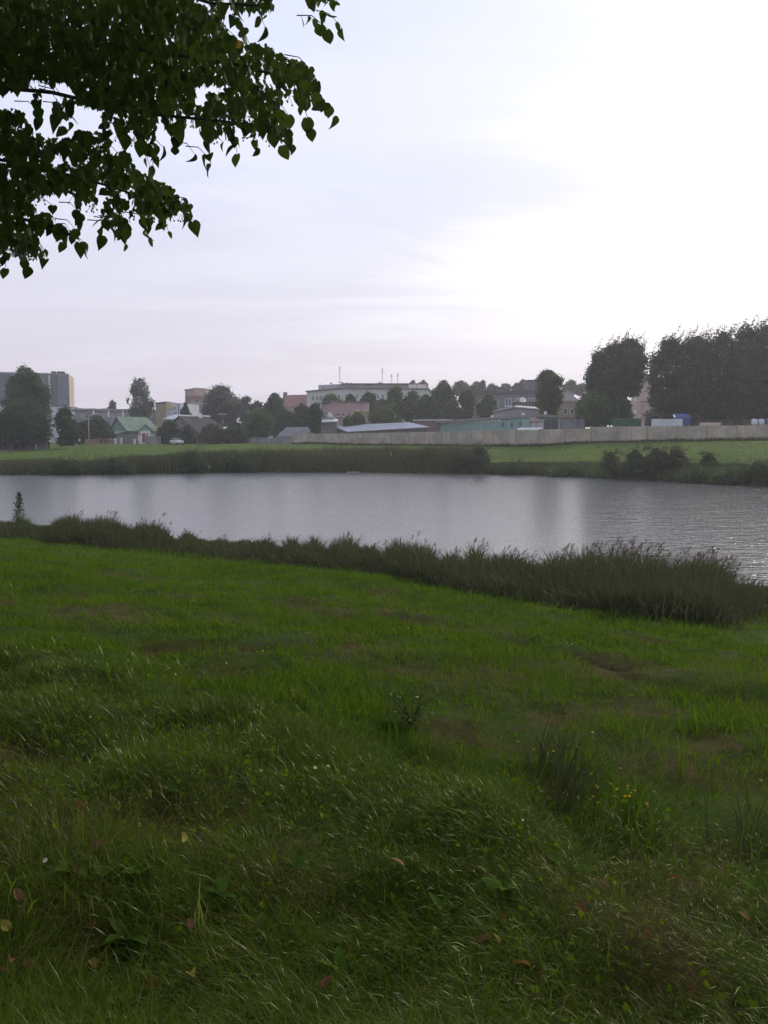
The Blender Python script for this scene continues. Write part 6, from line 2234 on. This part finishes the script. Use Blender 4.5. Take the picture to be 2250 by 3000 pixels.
# fallen leaves
FALL = {
    'orange': leafy('fallen_orange', (.095, .050, .018), (.16, .085, .028), trans=.25, gloss=.02, objvar=.2),
    'brown': leafy('fallen_brown', (.10, .050, .024), (.19, .10, .050), trans=.2, gloss=.02, objvar=.2),
    'yellow': leafy('fallen_yellow', (.20, .18, .03), (.30, .27, .05), trans=.3, gloss=.03, objvar=.1),
}
fall_me = {c: [leaf_mesh('fallen_leaf', .075, .062, k_, f_, FALL[c], .5, True, .08) for k_, f_ in ((.5, .5), (-.5, .9), (.2, .3))] for c in FALL}
for i, (px, py, c, lab) in enumerate((
        (278, 2757, 'orange', 'curled orange-brown leaf in a dark hollow at lower left'), (560, 2770, 'brown', 'rust brown fallen leaf standing on edge left of the bottom middle'), (28, 2772, 'yellow', 'yellow-green fallen leaf at the left edge'),
        (32, 2862, 'brown', 'upright curled tan leaf at the left edge below the yellow one'), (92, 2896, 'brown', 'folded light brown leaf in the lower left corner'), (30, 2908, 'brown', 'tan rolled leaf at the very left, beside the folded one'),
        (557, 2900, 'yellow', 'ochre star-shaped leaf near the bottom, left of the middle'), (425, 2938, 'orange', 'small round orange leaf near the bottom left'), (298, 2972, 'orange', 'orange leaf at the bottom edge on the left'),
        (268, 2862, 'orange', 'dull orange leaf half sunk in grass at lower left'), (252, 2413, 'orange', 'single orange leaf high in the shaded grass at left'), (277, 2528, 'brown', 'orange-brown leaf above the thistle-like weed'),
        (225, 2596, 'orange', 'bright orange scrap of leaf beside the leafy weed'), (535, 2508, 'yellow', 'yellow-ochre leaf in dry grass left of the middle'), (1180, 2577, 'brown', 'pale rust leaf in the long grass in the middle'),
        (1480, 2736, 'orange', 'small red-orange leaf right of the bottom middle'), (1402, 2814, 'brown', 'light tan curled leaf in the lower middle right'), (1592, 2898, 'orange', 'long bright orange-brown leaf near the bottom, right of the middle'),
        (1512, 2876, 'orange', 'dark orange leaf left of the long bright one'), (1897, 2782, 'orange', 'orange leaf on the bare patch at lower right'), (2190, 2737, 'orange', 'reddish leaf at the right edge on the bare patch'),
        (1690, 2700, 'brown', 'dark brown leaf between the tufts at lower right'), (2030, 2962, 'orange', 'rust leaf in the bottom right corner area'), (1445, 2784, 'yellow', 'thin yellow leaf blade in the lower middle right'),
        (1990, 2620, 'brown', 'dry brown leaf beside the bare patch'), (60, 2690, 'brown', 'small brown leaf near the left edge above the yellow one'), (80, 2150, 'brown', 'tan leaf in the grass high on the left'),
        (1755, 2620, 'brown', 'brown leaf under the dark grass tuft'), (940, 2950, 'brown', 'dull brown leaf at the bottom in the middle'), (1240, 2960, 'orange', 'orange leaf fragment at the bottom right of the middle'))):
    p = hit(px, py)
    o = add('fallen_leaf', fall_me[c][i % 3], None, (p.x, p.y, p.z + .06))
    o.rotation_euler = (RNG.uniform(-.5, .9), RNG.normal(0, .6), RNG.uniform(0, 6.28))
    o.scale = (RNG.uniform(.45, .72), RNG.uniform(.5, .85), .7)
    tag(o, lab, 'leaf', 'fallen leaves in the grass')
for px, py, lab, c in ((855, 2050, 'small pale pink scrap caught on the long grass', (.36, .30, .28)), (2028, 2733, 'white scrap on the bare patch at lower right', (.36, .30, .28)), (135, 2578, 'tiny white scrap at left near the weeds', (.36, .30, .28))):
    p = hit(px, py)
    q = MB()
    q.poly([(-.03, 0, 0), (0, -.008, .012), (.028, .004, .004), (.006, .012, .03)]).poly([(.006, .012, .03), (-.03, 0, 0), (-.022, .02, .022)])
    o = q.build('litter_scrap', mat('scrap_%d' % px, c, .8))
    o.scale = (.5, .5, .5)
    o.location = (p.x, p.y, p.z + .07)
    o.rotation_euler = (.5, .2, RNG.uniform(0, 6))
    tag(o, lab, 'scrap')

# ------------------------------------------------------------------ the linden overhead
M_LIN = leafy('linden_leaf', (.012, .024, .003), (.048, .076, .010), (.42, .22, .03), trans=.42, gloss=.018, grough=.4, objvar=.25)
lin_me = [leaf_mesh('leaf', .072, .064, c_, f_, M_LIN, t_, True, .05) for c_, f_, t_ in ((.25, .25, .30), (.5, .45, .5), (.1, .15, .62), (.7, .6, .4))]
POLY = [
    [(-60, -60), (655, -60), (650, 60), (668, 140), (735, 150), (800, 160), (845, 195), (885, 200), (925, 245), (935, 275), (915, 300), (885, 318), (850, 290), (820, 310), (825, 380), (838, 405), (795, 412), (760, 393), (735, 408), (700, 393), (680, 413), (640, 418), (600, 436), (575, 380), (545, 362), (530, 398), (490, 398), (465, 362), (440, 416), (400, 416), (385, 388), (360, 416), (335, 383), (315, 345), (225, 318), (215, 270), (190, 248), (150, 262), (100, 248), (60, 275), (-60, 300)],
    [(-60, 345), (60, 340), (90, 395), (140, 428), (215, 425), (235, 400), (300, 410), (330, 480), (370, 463), (400, 513), (440, 543), (490, 563), (540, 603), (555, 638), (520, 640), (470, 650), (430, 668), (400, 640), (370, 686), (310, 678), (295, 620), (230, 598), (190, 580), (130, 585), (100, 600), (60, 590), (-60, 600)],
    [(-60, 580), (80, 590), (110, 640), (150, 650), (205, 700), (190, 718), (160, 680), (120, 690), (100, 718), (125, 748), (90, 752), (60, 745), (30, 752), (-60, 735)],
    [(670, -60), (745, -60), (760, 20), (790, 10), (800, 40), (770, 60), (735, 30), (700, 60), (665, 40)],
    [(870, -60), (1000, -60), (985, 38), (960, 28), (915, 22)],
]


def inside(px, py, poly):
    c = np.zeros(px.shape, bool)
    for (x0, y0), (x1, y1) in zip(poly, poly[1:] + poly[:1]):
        if y0 == y1:
            continue
        cond = ((y0 > py) != (y1 > py)) & (px < (x1 - x0) * (py - y0) / (y1 - y0) + x0)
        c ^= cond
    return c


# leaves seen in the frame: fill the outlines through a depth of several metres
N = 52000
px = RNG.uniform(-700, 1010, N)
py = RNG.uniform(-60, 770, N)
dd = 3.4 + RNG.random(N) ** 1.0 * 4.6
keep = np.zeros(N, bool)
for pl in POLY:
    keep |= inside(px, py + 24, pl)
keep |= (px < -60) & (py < 720)
dens = np.where(py < 330, .92, np.where(px < 120, .85, .68)) * np.where((px > 600), .7, 1)
keep &= (RNG.random(N) < dens) & (vnoise(px / 42, py / 42, 95) + .30 * RNG.random(N) > np.where((py < 300) & (px < 560), .16, .36))
px, py, dd = px[keep], py[keep], dd[keep]
LV = [tuple(at(a, b, c)) for a, b, c in zip(px, py, dd)]
# the crown over and behind the viewer
TR = Vector((-3.6, .4, 0))
N = 110000
v = RNG.normal(size=(N, 3))
v /= np.linalg.norm(v, axis=1)[:, None]
rr = RNG.random(N) ** .5
C = np.array([-2.3, 1.4, 9.4])
Q = C + v * rr[:, None] * np.array([7.4, 6.6, 4.8])
zc = Q[:, 1] * math.cos(PITCH) - (Q[:, 2] - EYE.z) * math.sin(PITCH)
yc = Q[:, 1] * math.sin(PITCH) + (Q[:, 2] - EYE.z) * math.cos(PITCH)
ppx = 1125 + F * Q[:, 0] / np.maximum(zc, .05)
ppy = 1500 - F * yc / np.maximum(zc, .05)
vis = (zc > .05) & (ppx > -60) & (ppx < 4500) & ((ppy > -420) | ((ppx > 820) & (ppy > -1700)))
out_ = ~vis & (Q[:, 2] > 5.6)
Q = Q[out_]
Q = Q[:62000]
LV = np.concatenate([np.array(LV), Q])
inframe = np.concatenate([np.ones(len(px), bool), np.zeros(len(Q), bool)])
ppx = np.concatenate([px, np.full(len(Q), -999.)])
ppy = np.concatenate([py, np.full(len(Q), -999.)])
dist = np.linalg.norm(LV - np.array(EYE), axis=1)
nL = len(LV)
# hand-placed leaves that draw the outline: pixel of the tip side, size in pixels
EDGE = [(440, 515, 50), (478, 455, 44), (418, 440, 52), (605, 478, 40), (930, 330, 42), (965, 330, 34), (980, 20, 34), (915, 18, 38), (775, 62, 32), (700, 48, 40), (715, 105, 44), (835, 405, 34), (800, 408, 40), (610, 400, 60), (515, 400, 56), (365, 420, 44), (350, 690, 36),
        (245, 728, 34), (205, 690, 28), (555, 612, 26), (550, 640, 26), (435, 672, 34), (370, 690, 36), (325, 690, 36), (155, 620, 34), (220, 690, 36), (10, 770, 30), (75, 765, 26), (130, 745, 26), (110, 340, 36), (170, 315, 30), (185, 305, 34), (225, 635, 36), (895, 310, 46), (870, 240, 54), (905, 225, 50), (930, 265, 52), (885, 320, 40),
        (690, 420, 34), (735, 408, 30), (720, 388, 36), (655, 432, 26), (845, 360, 44), (775, 375, 60), (820, 350, 50), (190, 345, 32), (185, 310, 32), (570, 470, 34), (345, 470, 40), (305, 440, 40), (690, 130, 40), (655, 30, 40), (790, 20, 36), (40, 740, 30), (160, 680, 26)]
objs = []
lin = thing('overhanging_linden', 'linden tree whose dark leafy branches hang into the top left corner of the picture', 'tree', (TR.x, TR.y, gz(TR.x, TR.y)))
L0 = Vector(lin.location)


def leaf_matrix(pos, s, hang=True):
    """hangs from its stalk with the blade turned any way"""
    yaw = RNG.uniform(0, 2 * math.pi)
    pitch = R(-90) + RNG.normal(.45, .38)
    roll = RNG.normal(0, .45)
    m = Matrix.Translation(pos) @ Matrix.Rotation(yaw, 4, 'Z') @ Matrix.Rotation(pitch, 4, 'X') @ Matrix.Rotation(roll, 4, 'Y')
    return m @ Matrix.Scale(s, 4)


nleaf = 0
for a, b, s in EDGE:
    d = RNG.uniform(3.1, 3.9)
    p = at(a, b - s * .5, d)
    sc = .85 * s / F * d / .070
    m = Matrix.Translation(p - L0) @ Matrix.Rotation(RNG.normal(0, 1.0), 4, 'Z') @ Matrix.Rotation(R(-90) + RNG.normal(.3, .35), 4, 'X') @ Matrix.Rotation(RNG.normal(0, .25), 4, 'Y') @ Matrix.Scale(min(sc, 1.25), 4)
    o = add('leaf', lin_me[nleaf % 4], lin)
    o.matrix_local = m
    nleaf += 1
# sprays: a drooping twig with alternate leaves at the fringe of each branch
SPRAY = [(905, 60, 70, 30), (955, 50, 60, 40), (745, 30, 40, 60), (700, 75, 40, 70), (860, 225, 60, 50), (905, 250, 60, 60), (925, 285, 70, 70), (880, 300, 40, 100), (840, 375, 20, 60), (790, 385, 50, 50), (735, 385, 30, 60), (680, 395, 20, 70),
         (610, 400, 10, 110), (520, 380, -10, 60), (445, 400, 5, 130), (405, 400, 30, 80), (365, 395, -10, 60), (315, 350, -10, 70), (330, 470, 30, 40), (400, 515, 60, 50), (480, 570, 70, 60), (520, 600, 60, 60), (470, 630, 30, 60), (420, 650, 20, 60), (360, 660, 10, 70),
         (300, 650, -5, 50), (230, 600, 10, 60), (200, 690, 70, 50), (150, 660, 40, 60), (110, 710, 30, 60), (60, 740, 25, 50), (10, 745, 10, 50), (170, 320, 10, 60), (110, 290, 15, 70), (205, 310, -5, 60), (640, 120, 60, -20)]
spr = MB()
for a, b, ux, uy in SPRAY:
    d = RNG.uniform(3.2, 4.0)
    p0, p1 = at(a - ux * .5, b - uy * .5, d), at(a + ux * .75, b + uy * .75, d + RNG.normal(0, .12))
    pm = p0.lerp(p1, .5) + Vector((0, 0, .025))
    spr.tube([p0 - L0, pm - L0, p1 - L0], [.0026, .002, .0012], 4)
    for j in range(5):
        t_ = .15 + .85 * j / 4
        q0 = p0.lerp(pm, t_ * 2) if t_ < .5 else pm.lerp(p1, t_ * 2 - 1)
        m = leaf_matrix(q0 - L0 + Vector((0, 0, -.008)), RNG.uniform(.45, .92))
        o = add('leaf', lin_me[int(RNG.integers(0, 4))], lin)
        o.matrix_local = m
        nleaf += 1
spr.build('fringe_twigs', M_BARK, lin)['kind'] = 'stuff'
near_ix = np.argsort(np.where(inframe & (ppx > -50), dist, 1e9))[:max(0, 299 - nleaf)]
near_set = set(near_ix.tolist())
for i in near_ix:
    o = add('leaf', lin_me[int(i) % 4], lin)
    o.matrix_local = leaf_matrix(Vector(LV[i]) - L0, RNG.uniform(.36, .74))
# one yellowed leaf
o = add('leaf', leaf_mesh('yellowed_leaf', .045, .03, .3, .3, M_LIN, 1.0, True), lin)
o['label'] = 'yellowed leaf at the branch tip'
o.matrix_local = Matrix.Translation(at(697, 140, 3.4) - L0) @ Matrix.Rotation(R(80), 4, 'X')
# all the rest as one mesh
bv = np.array([(-.014, -.005, .006), (0, 0, 0), (.014, -.005, .006), (-.031, .016, .006), (0, .018, -.001), (.031, .016, .006), (-.024, .042, .002), (0, .044, -.006), (.024, .042, .002), (0, .072, -.017)], np.float32)
bf = np.array([(0, 1, 4, 3), (1, 2, 5, 4), (3, 4, 7, 6), (4, 5, 8, 7), (6, 7, 9, 9), (7, 8, 9, 9)])
bf3 = np.array([(6, 7, 9), (7, 8, 9)])
bf = bf[:4]
rest = [i for i in range(nL) if i not in near_set and inframe[i]]
cos_, tin = [], []
for i in rest:
    m = np.array(leaf_matrix(Vector(LV[i]) - L0, RNG.uniform(.36, .78)))
    cos_.append(bv @ m[:3, :3].T + m[:3, 3])
    tin.append(np.full(len(bv), np.clip(RNG.normal(.35, .28), 0, .85)))
nb = len(bv)
idx = (np.arange(len(rest)) * nb)[:, None, None] + bf[None, :, :]
idx3 = (np.arange(len(rest)) * nb)[:, None, None] + bf3[None, :, :]
fo = add('foliage', mesh_np('foliage', np.concatenate(cos_), np.concatenate([idx.ravel(), idx3.ravel()]), np.concatenate([np.full(len(rest) * 4, 4), np.full(len(rest) * 2, 3)]), M_LIN, np.concatenate(tin), smooth=True), lin)
fo['kind'] = 'stuff'
# the part of the crown overhead
nq = len(Q)
nrm = RNG.normal(size=(nq, 3)) * np.array([1, 1, .9])
nrm /= np.linalg.norm(nrm, axis=1)[:, None]
dn = np.tile(np.array([0, 0, -1.0]), (nq, 1)) + RNG.normal(0, .45, (nq, 3))
dn -= nrm * (dn * nrm).sum(1)[:, None]
dn /= np.linalg.norm(dn, axis=1)[:, None] + 1e-9
sd = np.cross(nrm, dn)
szq = RNG.uniform(.065, .105, nq)[:, None]
Q0 = Q - np.array(L0)
cq = np.stack([Q0, Q0 + dn * szq * .40 + sd * szq * .44 + nrm * szq * .08, Q0 + dn * szq - nrm * szq * .1, Q0 + dn * szq * .40 - sd * szq * .44 + nrm * szq * .08], 1).reshape(-1, 3)
fo = add('upper_foliage', mesh_np('upper_foliage', cq, np.arange(nq * 4), np.full(nq, 4), M_LIN, np.repeat(np.clip(RNG.normal(.35, .25, nq), 0, .85), 4)), lin)
fo['kind'] = 'stuff'
# limbs and twigs
q = MB()
T0 = Vector((0, 0, -.3))
g_ = L0.z
q.tube([T0, (.05, .1, 2.2), (.15, .3, 4.6), (.3, .6, 8.5), (.3, .8, 11.5)], [.26, .21, .18, .1, .03], 12)
q.build('trunk', M_BARK, lin, smooth=True)


def limb(pts, r0, r1):
    P = [Vector(p) - L0 for p in pts]
    n_ = len(P)
    MB().tube(P, [r0 + (r1 - r0) * k / (n_ - 1) for k in range(n_)], 7).build('branch', M_BARK, lin, smooth=True)


s0 = L0 + Vector((.12, .25, 4.0))
for pts, r0 in (([(-200, 40, 4.8), (200, 120, 4.8), (450, 150, 4.4), (700, 190, 3.9), (880, 240, 3.7)], .022),
                ([(-200, 240, 4.9), (150, 270, 4.8), (400, 330, 4.3), (600, 350, 3.8), (800, 370, 3.7)], .016),
                ([(-200, 430, 4.8), (120, 490, 4.7), (320, 545, 4.2), (480, 600, 3.6)], .014),
                ([(-200, 590, 4.6), (60, 640, 4.2), (160, 665, 3.9), (230, 700, 3.4)], .014),
                ([(100, -200, 3.4), (400, -60, 3.9), (620, 10, 3.9), (760, 15, 3.6)], .016),
                ([(300, -220, 3.6), (700, -120, 3.9), (900, -30, 3.9), (985, 10, 3.6)], .012)):
    limb([s0] + [at(a, b, d) for a, b, d in pts], r0, .004)
# twig and fruit stalks along the edges
q = MB()
fr = MB()
for a, b, s in EDGE:
    p = at(a, b - s * .55, 3.5)
    e = at(a - RNG.uniform(35, 80), b - s - RNG.uniform(5, 30), 3.6)
    q.tube([e - L0, (e.lerp(p, .5) + Vector((.01, 0, .015))) - L0, p - L0], [.0024, .0018, .001], 4)
for k in range(70):
    pl = POLY[[0, 1, 2][k % 3]]
    i = RNG.integers(8, len(pl) - 2)
    a, b = pl[i]
    d = RNG.uniform(3.2, 3.8)
    p = at(a - RNG.uniform(0, 25), b - RNG.uniform(10, 30), d)
    for j in range(3):
        e = p + Vector((RNG.normal(0, .012), RNG.normal(0, .012), -.02 - .02 * RNG.random()))
        fr.tube([p - L0, e - L0], [.0009, .0008], 3)
        fr.ball(tuple(e - L0), .0042, 6)
q.build('twigs', M_BARK, lin)['kind'] = 'stuff'
fo = fr.build('fruits', mat('linden_nutlet', (.10, .11, .05), .8), lin)
fo['kind'] = 'stuff'
